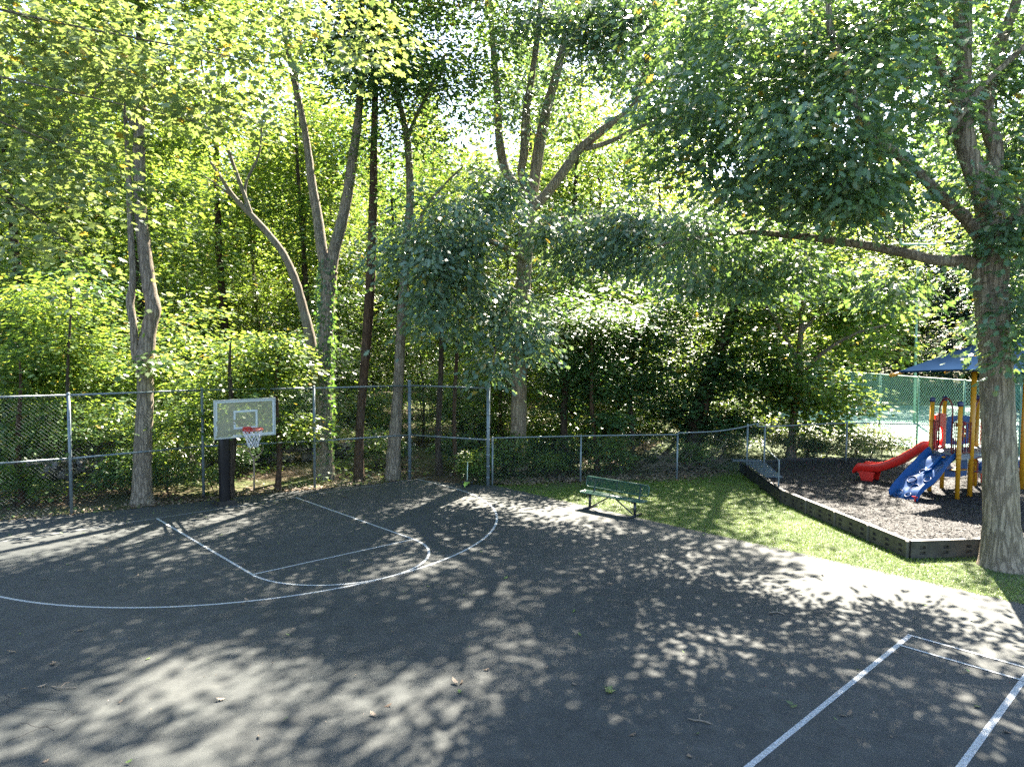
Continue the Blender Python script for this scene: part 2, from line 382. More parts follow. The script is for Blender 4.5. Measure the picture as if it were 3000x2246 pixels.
strip(mb, np.vstack([[(-6*FT, -.03)], np.c_[np.cos(t)*6*FT, -19*FT+np.sin(t)*6*FT], [(6*FT, -.03)]]), LW, .008)
unk(mb.build('key_line', M_line))['kind'] = 'structure'
mb = MB(); strip(mb, [(-6*FT+.03, -19*FT), (6*FT-.03, -19*FT)], LW*.85); unk(mb.build('free_throw_line', M_line))['kind'] = 'structure'
mb = MB(); strip(mb, [(-30, 0), (6.6, 0)], .045, .004); unk(mb.build('baseline', M_line2))['kind'] = 'structure'
mb = MB()
BX = 4.36
for a, b, wd, z in (((BX,-15.13),(-9,-15.26),.07,.004), ((BX,-16.63),(-9,-16.76),.075,.004), ((BX,-15.10),(BX,-21),.05,.008), ((3.86,-15.15),(3.88,-16.66),.05,.008)):
    strip(mb, [a, b], wd, z)
unk(mb.build('small_court_lines', M_line))['kind'] = 'structure'
# cracks near the left of the court
mb = MB(); rc = np.random.default_rng(8)
for (u, v), n in (((8,1500), 26), ((40,1560), 14), ((16,1600), 20)):
    p = gp(u, v)[:2]; pts = [p]; a = rc.random()*6
    for k in range(n): a += rc.normal()*.6; p = p+np.array([math.cos(a*.3-1.4), math.sin(a*.3-1.4)])*.04; pts.append(p)
    strip(mb, pts, .006, .004)
unk(mb.build('court_cracks', plain('crack_tar', (.015,.015,.016), .9)))['kind'] = 'structure'
# lawn and its grass
m, N, L, B = mat('lawn_soil'); co = objco(N, L)
c = ramp(N, L, noise(N, L, 9, 6, .7, co), [(.3, (.028,.045,.012)), (.6, (.050,.072,.018)), (.8, (.10,.085,.045))])
L.new(c, B.inputs['Base Color']); B.inputs['Roughness'].default_value = .95; bump(N, L, B, noise(N, L, 40, 4, .7, co), .6, .03); M_lawn = m
BORD = [(15.25,-6.25),(11.66,-9.52),(8.66,-13.73),(9.93,-14.65),(10.9,-15.4),(12.6,-17.2),(16,-21)]     # foot of the playground border
lawn_pts = [(7.2,-2.6),(7.27,-60),(40,-60),(40,-30),(16.1,-21)]+[(x+.12,y) for x, y in BORD[::-1][1:]]+[(15.2,-6.0),(12.3,-5.3),(9.7,-3.6)]
sheet('lawn', lawn_pts, -.012, M_lawn)
sheet('bank', [(15.2,-6.0),(17.9,-6.4),(19.9,-7.5),(27,-15.5),(25.6,-8.2),(28.2,-5.6),(35,2.5),(24,2),(14.8,-2)], -.016, M_lawn)
sheet('meadow', [(-40,24),(-7,24),(2.5,34),(3.5,60),(-40,60)], -.02, plain('meadow_grass', (.10,.13,.035), .9, var=.35, scale=2))
def inside(pts, P):
    x, y = P[:,0], P[:,1]; r = np.zeros(len(P), bool); n = len(pts)
    for i in range(n):
        x1, y1 = pts[i]; x2, y2 = pts[(i+1) % n]
        with np.errstate(divide='ignore', invalid='ignore'):
            r ^= ((y1 > y) != (y2 > y)) & (x < (x2-x1)*(y-y1)/(y2-y1)+x1)
    return r
def blades(name, P, h, m, seed, T=T_BLADE, lean=.7, parent=None):
    r = np.random.default_rng(seed); n = len(P); a = r.random(n)*6.283
    d = np.c_[np.cos(a)*lean, np.sin(a)*lean, .35+r.random(n)*.9]; nn = np.c_[np.cos(a+1.57), np.sin(a+1.57), r.normal(size=n)*.3]
    nn = np.cross(unit(d), nn)
    tone = np.clip(.5+.2*r.normal(size=n)+.25*np.sin(P[:,0]*2.1+np.sin(P[:,1]*1.7)*2), 0, 1)*.94; tone[r.random(n) < .05] = 1
    return leaf_mesh(name, T, np.c_[P, np.full(n, -.012)], d, nn, h*(.5+r.random(n)), tone, m, curl=.3)
rg = np.random.default_rng(5)
near = [(7.15,-2.3),(7.22,-20),(14,-20)]+BORD[::-1][1:]+[(15.0,-6.0),(12.3,-5.5),(9.7,-3.7)]
P = np.c_[rg.uniform(7, 15.3, 330000), rg.uniform(-20, -2, 330000)]; P = P[inside(near, P)]
oak_xy = gp(2168, 1222)[:2]
bare = np.exp(-((P-oak_xy)**2).sum(1)/1.2)*.85+np.exp(-((P[:,0]-10)**2/9+(P[:,1]+3.6)**2/.5))*.8+.35*(np.sin(P[:,0]*1.3+P[:,1]*.7)*np.sin(P[:,1]*1.9) > .75)
P = P[rg.random(len(P)) > bare][:190000]
unk(blades('grass', P, .055, M_grass, 6))['kind'] = 'stuff'
# wood-chip bed of the playground
m, N, L, B = mat('dark_mulch'); co = objco(N, L)
L.new(ramp(N, L, noise(N, L, 28, 6, .8, co), [(.3, (.007,.007,.008)), (.55, (.020,.019,.020)), (.75, (.05,.047,.046))]), B.inputs['Base Color'])
B.inputs['Roughness'].default_value = .85; bump(N, L, B, noise(N, L, 34, 5, .8, co), 1., .05); M_mulch = m
MZ = .22
BACK = [(15.6,-6.22),(17.6,-6.85),(19.0,-8.0),(19.9,-9.0),(24,-14),(24,-23),(16.2,-21)]
bed = BORD[:-1][::1]+[(16,-21)]+BACK[::-1][1:]
sheet('playground_bed', [(x+(.05 if i < 7 else 0), y) for i, (x, y) in enumerate(bed)], MZ, M_mulch)
m, N, L, B = mat('mulch_chip'); a = N.new('ShaderNodeAttribute'); a.attribute_name = 'tone'
L.new(ramp(N, L, a.outputs['Fac'], [(0, (.004,.004,.005)), (.6, (.012,.0115,.013)), (.9, (.030,.028,.029)), (1, (.10,.08,.06))]), B.inputs['Base Color']); B.inputs['Roughness'].default_value = .7; B.inputs['Specular IOR Level'].default_value = .25; M_chip = m
P = np.c_[rg.uniform(8, 24, 130000), rg.uniform(-21, -6, 130000)]; P = P[inside(bed, P)][:70000]; n = len(P); a = rg.random(n)*6.283
o = leaf_mesh('mulch_chips', np.array([(0,-.14),(1,-.16),(1.05,.1),(.1,.15)]), np.c_[P, MZ+.004+rg.random(n)*.03], np.c_[np.cos(a), np.sin(a), rg.normal(size=n)*.25], np.c_[rg.normal(size=(n,2))*.5, np.ones(n)], .028+.04*rg.random(n), rg.random(n)**1.5, M_chip, curl=.05)
o['kind'] = 'stuff'
# tennis court behind the playground
m, N, L, B = mat('tennis_surface'); co = objco(N, L)
L.new(ramp(N, L, noise(N, L, 1.2, 5, .6, co), [(.3, (.10,.21,.175)), (.7, (.13,.245,.205))]), B.inputs['Base Color']); B.inputs['Roughness'].default_value = .8; M_ten = m
TA, TB = np.array([34.5, 1.7]), np.array([20.5, -14.8]); TD = (TB-TA)/np.linalg.norm(TB-TA); TN = np.array([-TD[1], TD[0]])
if TN@np.array([.68,.73]) < 0: TN = -TN
T0, T1 = TA-TD*9, TB+TD*14; TW = 19.
sheet('tennis_court', [tuple(T0), tuple(T1), tuple(T1+TN*TW), tuple(T0+TN*TW)], -.008, M_ten)
mb = MB()
for k in (4.2, 9.6, 15.): strip(mb, [T0+TD*4+TN*k, T1-TD*3+TN*k], .07, -.003)
unk(mb.build('tennis_lines', plain('tennis_line_paint', (.75,.77,.75), .7)))['kind'] = 'structure'

# ------------------------------------------------------------------ fences
def chain(mb, a, b, z0, z1, pitch=.1, r=.002, off=.0):
    a = np.asarray(a, float); b = np.asarray(b, float); Ld = np.linalg.norm(b-a); e = (b-a)/Ld; nn = np.array([-e[1], e[0]]); h = z1-z0
    k = 0; c = -h
    while c < Ld:
        for sgn in (1, -1):
            x0, x1 = max(c, 0), min(c+h, Ld)
            if x1-x0 > .02:
                za, zb = z0+(x0-c), z0+(x1-c)
                if sgn < 0: za, zb = z0+z1-za, z0+z1-zb
                o = nn*(off+sgn*r*1.1)
                mb.tube([(*(a+e*x0+o), za), (*(a+e*x1+o), zb)], r, 3, cap=False)
        c += pitch
def pipe(mb, a, b, r, seg=8): mb.tube([a, b], r, seg)
def post(name, xy, z0, h, r, m, root, capn=True):
    mb = MB(); mb.tube([(*xy, z0-.1), (*xy, z0+h)], r, 12)
    mb.lathe((*xy, z0+h), [(r*1.12, -.03), (r*1.12, .0), (r*.8, .03), (.004, .045)], 12)
    return mb.build(name, m, root, True)
FP = [(-9.8, 3.1), (-6.55, 2.5), tuple(gp(155,1110)[:2]), tuple(gp(440,1070)[:2]), tuple(gp(680,1053)[:2]), tuple(gp(885,1033)[:2])]
FH = 3.05
tf = thing('chain_link_fence', 'tall galvanised chain-link fence with middle rail behind the basketball hoop', 'fence', (*FP[2], 0))
for i, p in enumerate(FP): post('post', p, 0, FH+(.12 if i == 5 else 0), .040 if i < 5 else .055, M_galv, tf)
pe = tuple(gp(1054,1048)[:2]); post('post', pe, 0, FH+.12, .055, M_galv, tf)
run = FP+[pe]
for nm, z, r in (('top_rail', FH-.03, .026), ('middle_rail', 1.42, .024)):
    mb = MB()
    for a, b in zip(run[:-1], run[1:]): pipe(mb, (*a, z), (*b, z), r)
    mb.build(nm, M_galv, tf, True)
mb = MB()
for a, b in zip(run[:-1], run[1:]): chain(mb, a, b, .03, FH, .10, .0010, -.055)
mb.build('chain_mesh', M_wire, tf)
for p in (FP[5], pe):       # tie bands round the corner and end posts
    for z in (.25, .6, .95, 1.42, 1.8, 2.2, 2.6, 3.0): mb = MB(); mb.lathe((*p, z), [(.062, -.018), (.062, .018)], 12); mb.build('tension_band', M_galv, tf, True)

low1, low2 = gp(1254,1040)[:2], gp(1462,1035)[:2]
low3, low4 = gp(1613,1008,.30)[:2], gp(1650,1015,MZ)[:2]
farp = gp(1827,1000,MZ-.05)[:2]; far2 = gp(1992,952,.05)[:2]
dirf = (low2-low1)/np.linalg.norm(low2-low1); low0 = np.array(pe)+np.array([.14,-.05])
HL = 1.47
lf = thing('low_chain_link_fence', 'waist-high chain-link fence with bent top rail running behind the green bench to the playground', 'fence', (*low1, 0))
dd = (far2-farp)/np.linalg.norm(far2-farp)
far3, far4 = farp+np.array([1.9,-2.3]), farp+np.array([3.9,-4.7])
lowp = [(low0, 0), (low1, 0), (low2, 0), (low3, .25), (low4, .2), (farp, .17), (far3, .17), (far4, .17)]
for p, z in lowp: post('post', p, z-.3, HL+.3, .030, M_galv, lf)
tops = [(*p, HL+z*.85) for p, z in lowp]
tr = [tops[0], tops[1], tops[2]]; mb = MB(); mb.tube(tr, .022, 8)
q3 = np.array(tops[3]); q4 = np.array(tops[4])
bent = smooth_path([np.array(tops[2])+[0,0,.05], q3*.55+np.array(tops[2])*.45+[0,0,-.05], q3*.93+np.array(tops[2])*.07+[0,0,-.02], q3*.4+q4*.6+[0,0,.12], q4+[0,0,.04], np.array(tops[5]), np.array(tops[6]), np.array(tops[7])], 8)
mb.tube(bent, .022, 8); mb.build('top_rail', M_galv, lf, True)
mb = MB()
for (a, za), (b, zb) in zip(lowp[:-1], lowp[1:]): chain(mb, a, b, min(za, zb)+.03, HL+min(za, zb)*.85, .10, .0017, .04)
mb.build('chain_mesh', M_wire, lf)
hr = gp(1681,1073,.0)[:2]
h = thing('handrail', 'short galvanised pipe handrail sloping down beside the black playground wall', 'handrail', (*hr, 0))
mb = MB(); e0 = gp(1660,1003,.3)[:2]; a0 = low4+(low3-low4)*.2
mb.tube(smooth_path([(*hr, -.1), (*hr, .5), (*hr, 1.0), *[(*(hr*.94+low4*.06), 1.05)], (*(hr*.5+low4*.5), 1.02), (*(low4*1.03-hr*.03), 1.0)], 6), .024, 8); mb.build('rail', M_galv, h, True)
mb = MB(); mb.lathe((*hr, -.01), [(.05,0),(.05,.012),(.03,.03)], 10); mb.build('base_collar', M_galv, h, True)

# tennis fence, front and back
def tfence(name, label, a, b, hgt, n, loc):
    t = thing(name, label, 'fence', (*loc, 0)); a = np.asarray(a); b = np.asarray(b)
    for k in range(n+1): post('post', a+(b-a)*k/n, 0, hgt, .04, M_post_g, t)
    mb = MB(); pipe(mb, (*a, hgt-.02), (*b, hgt-.02), .03); mb.build('top_rail', M_post_g, t, True)
    return t
t = tfence('tennis_fence', 'pale green chain-link tennis court fence just behind the playground', TA-TD*1., TB+TD*6, 3.1, 10, TA)
mb = MB(); chain(mb, TA-TD*1., TB+TD*6, .02, 3.08, .15, .009); mb.build('chain_mesh', M_wire_g, t)
t = tfence('back_tennis_fence', 'far chain-link fence along the back of the tennis court below the dark trees', TA-TD*8+TN*(TW-.3), TB+TD*10+TN*(TW-.3), 3.6, 12, TA+TN*(TW-.3))
mb = MB(); chain(mb, TA-TD*8+TN*(TW-.3), TB+TD*10+TN*(TW-.3), .02, 3.55, .16, .006); mb.build('chain_mesh', M_wire_g, t)
m, N, L, B = mat('windscreen_cloth'); co = objco(N, L)
L.new(ramp(N, L, noise(N, L, 2, 5, .6, co), [(.3, (.035,.125,.105)), (.7, (.05,.16,.14))]), B.inputs['Base Color']); B.inputs['Roughness'].default_value = .8
a, b = TA-TD*8+TN*(TW-.38), TB+TD*10+TN*(TW-.38); mb = MB()
mb.prism([(0,.15),(np.linalg.norm(b-a),.15),(np.linalg.norm(b-a),1.9),(0,1.9)], (*a, 0), (*TD, 0), (0,0,1), (*TN, 0), .012)
mb.build('windscreen', m, t)
# floodlight pole
lp = gp(2662,1290) if False else px(2680/S, 1190/S, 41.); lp[2] = 0
t = thing('floodlight_pole', 'pale green floodlight pole with cross arm beyond the tennis fence', 'light pole', lp)
top = px(2690/S, 716/S, depth_of(lp)); hh = top[2]; tl = (top[:2]-lp[:2])
mb = MB(); mb.tube([(*lp[:2], -.1), (lp[0]+tl[0]*.5, lp[1]+tl[1]*.5, hh*.5), (lp[0]+tl[0], lp[1]+tl[1], hh)], [.085,.07,.055], 10); mb.build('pole', M_pole_g, t, True)
ax = RT*np.array([1,1,0]); c0 = np.array([lp[0]+tl[0], lp[1]+tl[1], hh])
mb = MB(); mb.tube(smooth_path([c0-ax*1.05+[0,0,.35], c0-ax*1.0+[0,0,.08], c0-ax*.85, c0, c0+ax*.9, c0+ax*1.05+[0,0,.05]], 4), .06, 8); mb.build('cross_arm', M_pole_g, t, True)
M_lens = plain('lamp_lens', (.75,.77,.75), .2)
M_lampb = plain('lamp_housing', (.10,.13,.15), .4, .3)
f2d = FD*np.array([1,1,0]); f2d /= np.linalg.norm(f2d)
for k, (sx, sz) in enumerate(((.28,.62),)):
    mb = MB(); M3 = np.array([ax, f2d*.8-np.array([0,0,.6]), [0,0,1.]]).T
    pc = c0+ax*sx+np.array([0,0,sz]); mb.box(pc, (1.05,.62,.09), M=np.array([ax/np.linalg.norm(ax), f2d*.75+np.array([0,0,.66]), -np.array([0,0,.75])*1+f2d*.66]).T); 
    hd = mb.build('lamp_head', M_lampb, t)
    uu = ax/np.linalg.norm(ax); vv = f2d*.75+np.array([0,0,.66]); wn = np.array([0,0,-.75])+f2d*.66; wn = -wn if np.dot(wn, FD) > 0 else wn
    for i in range(3):
        for j in range(2): mb = MB(); mb.tube([pc+uu*(i-1)*.3+vv*(j-.5)*.26+wn*.04, pc+uu*(i-1)*.3+vv*(j-.5)*.26+wn*.06], .06, 10); mb.build('lens', M_lens, hd)
    mb = MB(); mb.tube([c0, pc], .035, 6); mb.build('bracket', M_pole_g, t)

# ------------------------------------------------------------------ basketball hoop
bp = gp(486,1088); BY = -1.10; ZB = 1.985
hp = thing('basketball_hoop', 'basketball hoop on a black padded post with clear backboard, red rim and white net', 'basketball hoop', bp)
M_pad = plain('black_vinyl_pad', (.006,.006,.008), .45, var=.3, scale=5, spec=.22, bmp=.15)
mb = MB(); x, y = bp[:2]
rp = [(.140,.10),(.142,.2),(.138,.5),(.134,.8),(.146,1.1),(.152,1.3),(.138,1.6),(.134,1.76),(.11,1.81)]
ang = np.arange(20)*2*math.pi/20; G = []
for r, z in rp: G.append(np.c_[x+np.sign(np.cos(ang))*np.abs(np.cos(ang))**.7*r, y+np.sign(np.sin(ang))*np.abs(np.sin(ang))**.7*r*1.05, np.full(20, z)])
mb.grid(G, True); mb.build('padding', M_pad, hp, True)
mb = MB(); mb.box((x, y, .06), (.46,.46,.12)); mb.box((x, y, .02), (.6,.5,.04)); mb.build('base_plate', plain('black_steel', (.012,.012,.013), .5), hp)
M_blk = bpy.data.materials['black_steel']
mb = MB(); mb.box((x, y, 1.2), (.15,.15,2.0)); mb.build('pole', M_blk, hp)
for dx in (-.11, .11):
    for z0, z1 in ((2.10, 2.42), (1.9, 2.2)):
        mb = MB(); mb.tube([(x+dx*.7, y, z0), (dx+.02, BY+.1, z1)], .035, 6); mb.build('support_arm', M_blk, hp)
mb = MB(); mb.tube([(x-.1, y, 2.0), (x-.1, y+.42, 1.6)], .03, 6); mb.box((x-.02, y+.3, 2.02), (.2,.2,.28)); mb.build('height_crank', M_blk, hp)
bx, bw, bh = -.005, 1.56, .965
M_frame = plain('backboard_frame_paint', (.30,.33,.32), .5, var=.15, scale=8)
m, N, L, B = mat('hazy_acrylic'); co = objco(N, L)
tr_ = N.new('ShaderNodeBsdfTransparent'); tr_.inputs[0].default_value = (.86,.90,.84,1)
B.inputs['Base Color'].default_value = (.40,.40,.30,1); B.inputs['Roughness'].default_value = .12
mx = N.new('ShaderNodeMixShader'); L.new(ramp(N, L, noise(N, L, 2.2, 5, .7, co), [(.3, (.24,)*3), (.7, (.46,)*3)]), mx.inputs[0])
L.new(tr_.outputs[0], mx.inputs[1]); L.new(B.outputs[0], mx.inputs[2]); L.new(mx.outputs[0], N['Material Output'].inputs['Surface'])
mb = MB(); mb.box((bx, BY, ZB+bh/2), (bw-.05,.014,bh-.05)); bb = mb.build('backboard', m, hp)
def frame(mb, cx, y, cz, w, h, t, d):
    mb.box((cx, y, cz+h/2-t/2), (w, d, t)); mb.box((cx, y, cz-h/2+t/2), (w, d, t))
    for s in (-1, 1): mb.box((cx+s*(w/2-t/2), y, cz), (t, d-.002, h-2*t))
mb = MB(); frame(mb, bx, BY, ZB+bh/2, bw, bh, .03, .055); mb.build('frame', M_frame, bb)
m, N, L, B = mat('backboard_white_line'); co = objco(N, L)
B.inputs['Base Color'].default_value = (.40,.46,.47,1); B.inputs['Roughness'].default_value = .5
M_bl = m
mb = MB(); yb = BY-.0095
def bar(x0, x1, z0, z1): mb.box(((x0+x1)/2, yb, (z0+z1)/2), (x1-x0, .004, z1-z0))
l, r_, bt, tp = bx-bw/2+.032, bx+bw/2-.032, ZB+.032, ZB+bh-.032
bar(l, r_, tp-.045, tp); bar(r_-.045, r_, bt, tp-.046)
bar(l, l+.045, bt+.42, tp-.046); bar(l, l+.02, bt+.30, bt+.415); bar(l, l+.042, bt+.16, bt+.29); bar(l, l+.025, bt+.05, bt+.155)
bar(l+.42, l+.56, bt+.006, bt+.04); bar(l+.585, l+.64, bt, bt+.04); bar(l+.72, r_-.046, bt, bt+.045); bar(l+.08, l+.12, bt+.004, bt+.014)
mb.build('border_line', M_bl, bb)
mb = MB(); cx0, cx1, z0, z1 = bx-.305, bx+.305, 2.20, 2.665
bar(cx0, cx1, z1-.05, z1); bar(cx1-.05, cx1, z0, z1-.051); bar(cx0, cx0+.05, z0+.24, z1-.051); bar(cx0, cx0+.05, z0, z0+.12); bar(cx0+.03, cx0+.05, z0+.125, z0+.16); bar(cx0, cx0+.02, z0+.15, z0+.2); bar(cx0+.051, cx1-.051, z0, z0+.05)
mb.build('target_square', M_bl, bb)
M_red = plain('red_rim_paint', (.36,.022,.016), .42, var=.2, scale=14)
RZ, RC = 2.22, np.array([.015, BY-.385, 2.22])
mb = MB(); mb.tube(circ(RC, .238, 40, (1,0,0), (0,1,0)), .011, 8, closed=True); mb.tube(circ(RC-[0,0,.028], .238, 40, (1,0,0), (0,1,0)), .008, 6, closed=True)
for k in range(12):
    a = k*math.pi/6; mb.tube([RC+np.array([math.cos(a)*.238, math.sin(a)*.238, -.028]), RC+np.array([math.cos(a)*.240, math.sin(a)*.240, 0])], .006, 5)
rim = mb.build('rim', M_red, hp, True)
mb = MB(); mb.box((RC[0], BY-.022, RZ-.06), (.20,.026,.17)); mb.box((RC[0], BY-.09, RZ-.012), (.17,.12,.02)); mb.prism([(0,0),(.12,0),(0,-.12)], (RC[0]-.09, BY-.036, RZ-.02), (0,-1,0), (0,0,1), (1,0,0), .012); mb.prism([(0,0),(.12,0),(0,-.12)], (RC[0]+.078, BY-.036, RZ-.02), (0,-1,0), (0,0,1), (1,0,0), .012)
mb.build('rim_bracket', M_red, hp)
mb = MB(); rngn = np.random.default_rng(2); NR = 12
lev = [(0,.233,-.035),(1,.205,-.13),(2,.172,-.22),(3,.145,-.30),(4,.128,-.37),(5,.125,-.45)]
nodep = {}
for k, r, z in lev:
    for j in range(NR):
        a = (j+.5*(k % 2))*2*math.pi/NR
        nodep[k, j] = RC+np.array([math.cos(a)*r, math.sin(a)*r, z])+rngn.normal(size=3)*(.008 if k else 0)
for k in range(5):
    for j in range(NR):
        a = nodep[k, j]
        for jj in ((j, (j-1) % NR) if k % 2 == 0 else (j, (j+1) % NR)): mb.tube([a, (a+nodep[k+1, jj])/2+[0,0,-.006], nodep[k+1, jj]], .0058, 5, cap=False)
mb.build('net', plain('white_net_cord', (.50,.52,.56), .8), hp)

# ------------------------------------------------------------------ bench
M_bg = plain('green_plastic_coating', (.005,.050,.034), .33, var=.15, scale=10)
M_bk = plain('black_bench_frame', (.012,.016,.022), .35, var=.2)
b0, b1 = gp(1275,1097)[:2], gp(1372,1116)[:2]
mid = (b0+b1)/2; e = (b1-b0)/np.linalg.norm(b1-b0); fwd = np.array([-e[1], e[0]])
if fwd[0] > 0: fwd = -fwd          # the seat faces the court
bn = thing('park_bench', 'green perforated metal bench with black legs on the grass beside the court', 'bench', (*mid, 0))
def bl(a, f, z): return np.array([*(mid+e*a+fwd*f), z])
HLg = np.linalg.norm(b1-b0)/2; SL = HLg+.27; SZ = .43
def rrect(w, h, r, n=5):
    o = []
    for cx, cy, a0 in ((w-r, h-r, 0), (-w+r, h-r, .5*math.pi), (-w+r, -h+r, math.pi), (w-r, -h+r, 1.5*math.pi)):
        for k in range(n+1): a = a0+k*.5*math.pi/n; o.append((cx+math.cos(a)*r, cy+math.sin(a)*r))
    return np.array(o)
E3, F3 = np.array([*e, 0]), np.array([*fwd, 0]); Z3 = np.array([0,0,1.])
mb = MB(); mb.prism(rrect(SL, .145, .06), bl(0,.0,SZ-.012), E3, F3, Z3, .02); ro = rrect(SL, .15, .065)
mb.tube([bl(p[0], p[1], SZ-.006) for p in ro], .021, 6, closed=True); st = mb.build('seat', M_bg, bn, True)
bv = unit(np.array([-F3*.16+Z3]))[0]; bo = bl(0, -.20, SZ+.235); ro = rrect(SL, .135, .07)
mb = MB(); mb.tube([bo+E3*p[0]+bv*p[1] for p in ro], .019, 6, closed=True)
rail = mb.build('backrest', M_bg, bn, True)
mb = MB(); bnrm = np.cross(E3, bv); st_ = .030; w, hh_ = SL-.01, .125; c = -w-2*hh_
while c < w:      # expanded-metal lattice of the backrest
    for sg in (1, -1):
        x0, x1 = max(c, -w), min(c+2*hh_*.8, w)
        if x1 > x0+.005:
            za, zb = -hh_+(x0-c)/.8, -hh_+(x1-c)/.8
            o_ = bnrm*.002*sg
            mb.tube([bo+E3*x0+bv*za*sg+o_, bo+E3*x1+bv*zb*sg+o_], .0034, 4, cap=False)
    c += st_
mb.build('lattice', M_bg, rail)
for a in (-HLg, 0, HLg):
    mb = MB()
    if a: mb.tube(smooth_path([bl(a,-.12,SZ-.05), bl(a,-.17,SZ-.0), bo+E3*a-bv*.10-bnrm*.0-F3*.03, bo+E3*a+bv*.12-F3*.03], 4), .026, 8)
    else: mb.tube([bo-bv*.13-F3*.01, bo+bv*.13-F3*.01], .014, 6)
    mb.build('back_support', M_bk, bn, True)
for a in (-HLg, HLg):
    mb = MB(); mb.tube([bl(a,.02,0.02), bl(a,.02,SZ-.05)], .036, 10); lg = mb.build('leg', M_bk, bn, True)
    mb = MB(); mb.tube([bl(a,.30,.03), bl(a,-.30,.03)], .027, 8); mb.build('foot', M_bk, lg, True)
    mb = MB(); mb.tube([bl(a,.15,SZ-.04), bl(a,-.15,SZ-.04)], .03, 8); mb.build('seat_bracket', M_bk, bn, True)
mb = MB(); mb.tube([bl(-HLg+.06,.02,.06), bl(-.10,.02,SZ-.045), bl(.10,.02,SZ-.045), bl(HLg-.06,.02,.06)], .019, 8); mb.build('brace', M_bk, bn, True)

# ------------------------------------------------------------------ scooter
sp = gp(1008,1047); su = unit(np.array([[-.74,-.67,0.]]))[0]; sv = np.array([-su[1], su[0], 0])
sct = thing('kick_scooter', 'small yellow-green kick scooter with pale handlebar stem left at the corner of the court', 'scooter', sp)
M_lime = plain('lime_plastic', (.36,.55,.10), .45); M_alu = plain('pale_aluminium', (.55,.66,.60), .4, .2); M_blkp = plain('black_plastic', (.015,.015,.017), .5)
def sl(a, b, z): return np.array([*sp[:2], 0])+su*a+sv*b+Z3*z
mb = MB(); mb.prism(np.array([(-.12,-.06),(-.06,-.085),(.2,-.06),(.34,-.05),(.38,0),(.34,.05),(.2,.06),(-.06,.085),(-.12,.06)]), sl(0,0,.055), su, sv, Z3, .03); mb.build('deck', M_lime, sct)
mb = MB(); mb.tube([sl(-.15,-.13,.05), sl(-.15,.13,.05)], .018, 6); mb.prism([(-.19,-.05),(-.05,-.06),(-.05,.06),(-.19,.05)], sl(0,0,.05), su, sv, Z3, .075); mb.build('front_axle', M_blkp, sct)
for a, b, r in ((-.15,-.15,.055), (-.15,.15,.055), (.36,0,.042)):
    mb = MB(); mb.tube([sl(a,b-.016,r), sl(a,b+.016,r)], r, 16); mb.build('wheel', M_blkp if a < 0 else M_lime, sct, True)
mb = MB(); mb.prism([(.30,-.03),(.42,-.03),(.42,.03),(.30,.03)], sl(0,0,.087), su, sv, Z3, .012); mb.build('rear_brake', M_lime, sct)
mb = MB(); mb.tube([sl(-.14,0,.09), sl(-.20,0,.69)], .017, 8); mb.build('stem', M_alu, sct, True)
mb = MB(); mb.tube([sl(-.20,-.15,.69), sl(-.20,.15,.69)], .012, 8); hb = mb.build('handlebar', plain('yellow_plastic', (.52,.55,.10), .45), sct, True)
for s_ in (-1, 1):
    mb = MB(); mb.tube([sl(-.20,s_*.07,.69), sl(-.20,s_*.155,.69)], .018, 8); mb.build('grip', bpy.data.materials['yellow_plastic'], hb, True)

# ------------------------------------------------------------------ playground: border, ramp, play set, shade
M_tim = plain('weathered_black_plastic', (.042,.038,.031), .6, var=.55, scale=3, bmp=.15)
M_timd = plain('dark_timber', (.014,.015,.017), .5, var=.5, scale=4, bmp=.2)  # darker, cooler tone for the wall run and the low back edge
def timber(a, b, h, dark, label, group, z0=0.):
    a = np.asarray(a, float); b = np.asarray(b, float); L_ = np.linalg.norm(b-a)-.012; e = (b-a)/np.linalg.norm(b-a); nn = np.array([e[1], -e[0]])
    rz = math.atan2(e[1], e[0]); c = (a+b)/2
    t = thing('border_timber', label, 'edging', (*c, z0), group); mb = MB(); m = M_timd if dark else M_tim
    B_ = lambda x, z, sx, sz, y=0., sy=.05: mb.box((*(c+e*x+nn*y), z0+z), (sx, sy, sz), rz)
    mb.box((*(c-nn*.03), z0+h/2-.03), (L_, .05, h+.04), rz)                       # back plate
    if dark:
        for k in range(2): mb.rbox((*(c+nn*.03), z0+h*(.25+.5*k)-.02), (L_, .07, h*.5-.008), rz, .012)
    else:
        B_(0, h-.045, L_, .09, .022); B_(0, h*.47, L_, .05, .02); B_(0, .02, L_, .11, .024)
        ns = max(1, int(L_/.40)); 
        for zz, hz, off in ((h*.47+.025+(h-.09-h*.47-.025)/2, h-.09-h*.47-.025, 0), ((.075+h*.47-.025)/2, h*.47-.025-.075, 1)):
            x = -L_/2
            for k in range(ns):
                w = L_/ns; gx = .13
                B_(x+(w-gx)/4, zz, (w-gx)/2, hz, .019); B_(x+w-(w-gx)/4, zz, (w-gx)/2, hz, .019); x += w
        mb.tube([(*(b+nn*.05), z0-.05), (*(b+nn*.05), z0+h+.01)], .035, 8)
    mb.rbox((*c, z0+h+.012), (L_, .12, .022), rz, .008)
    mb.build('timber', m, t); return t
ordn = ['first','second','third','fourth','fifth','sixth','seventh','eighth']
k = 0
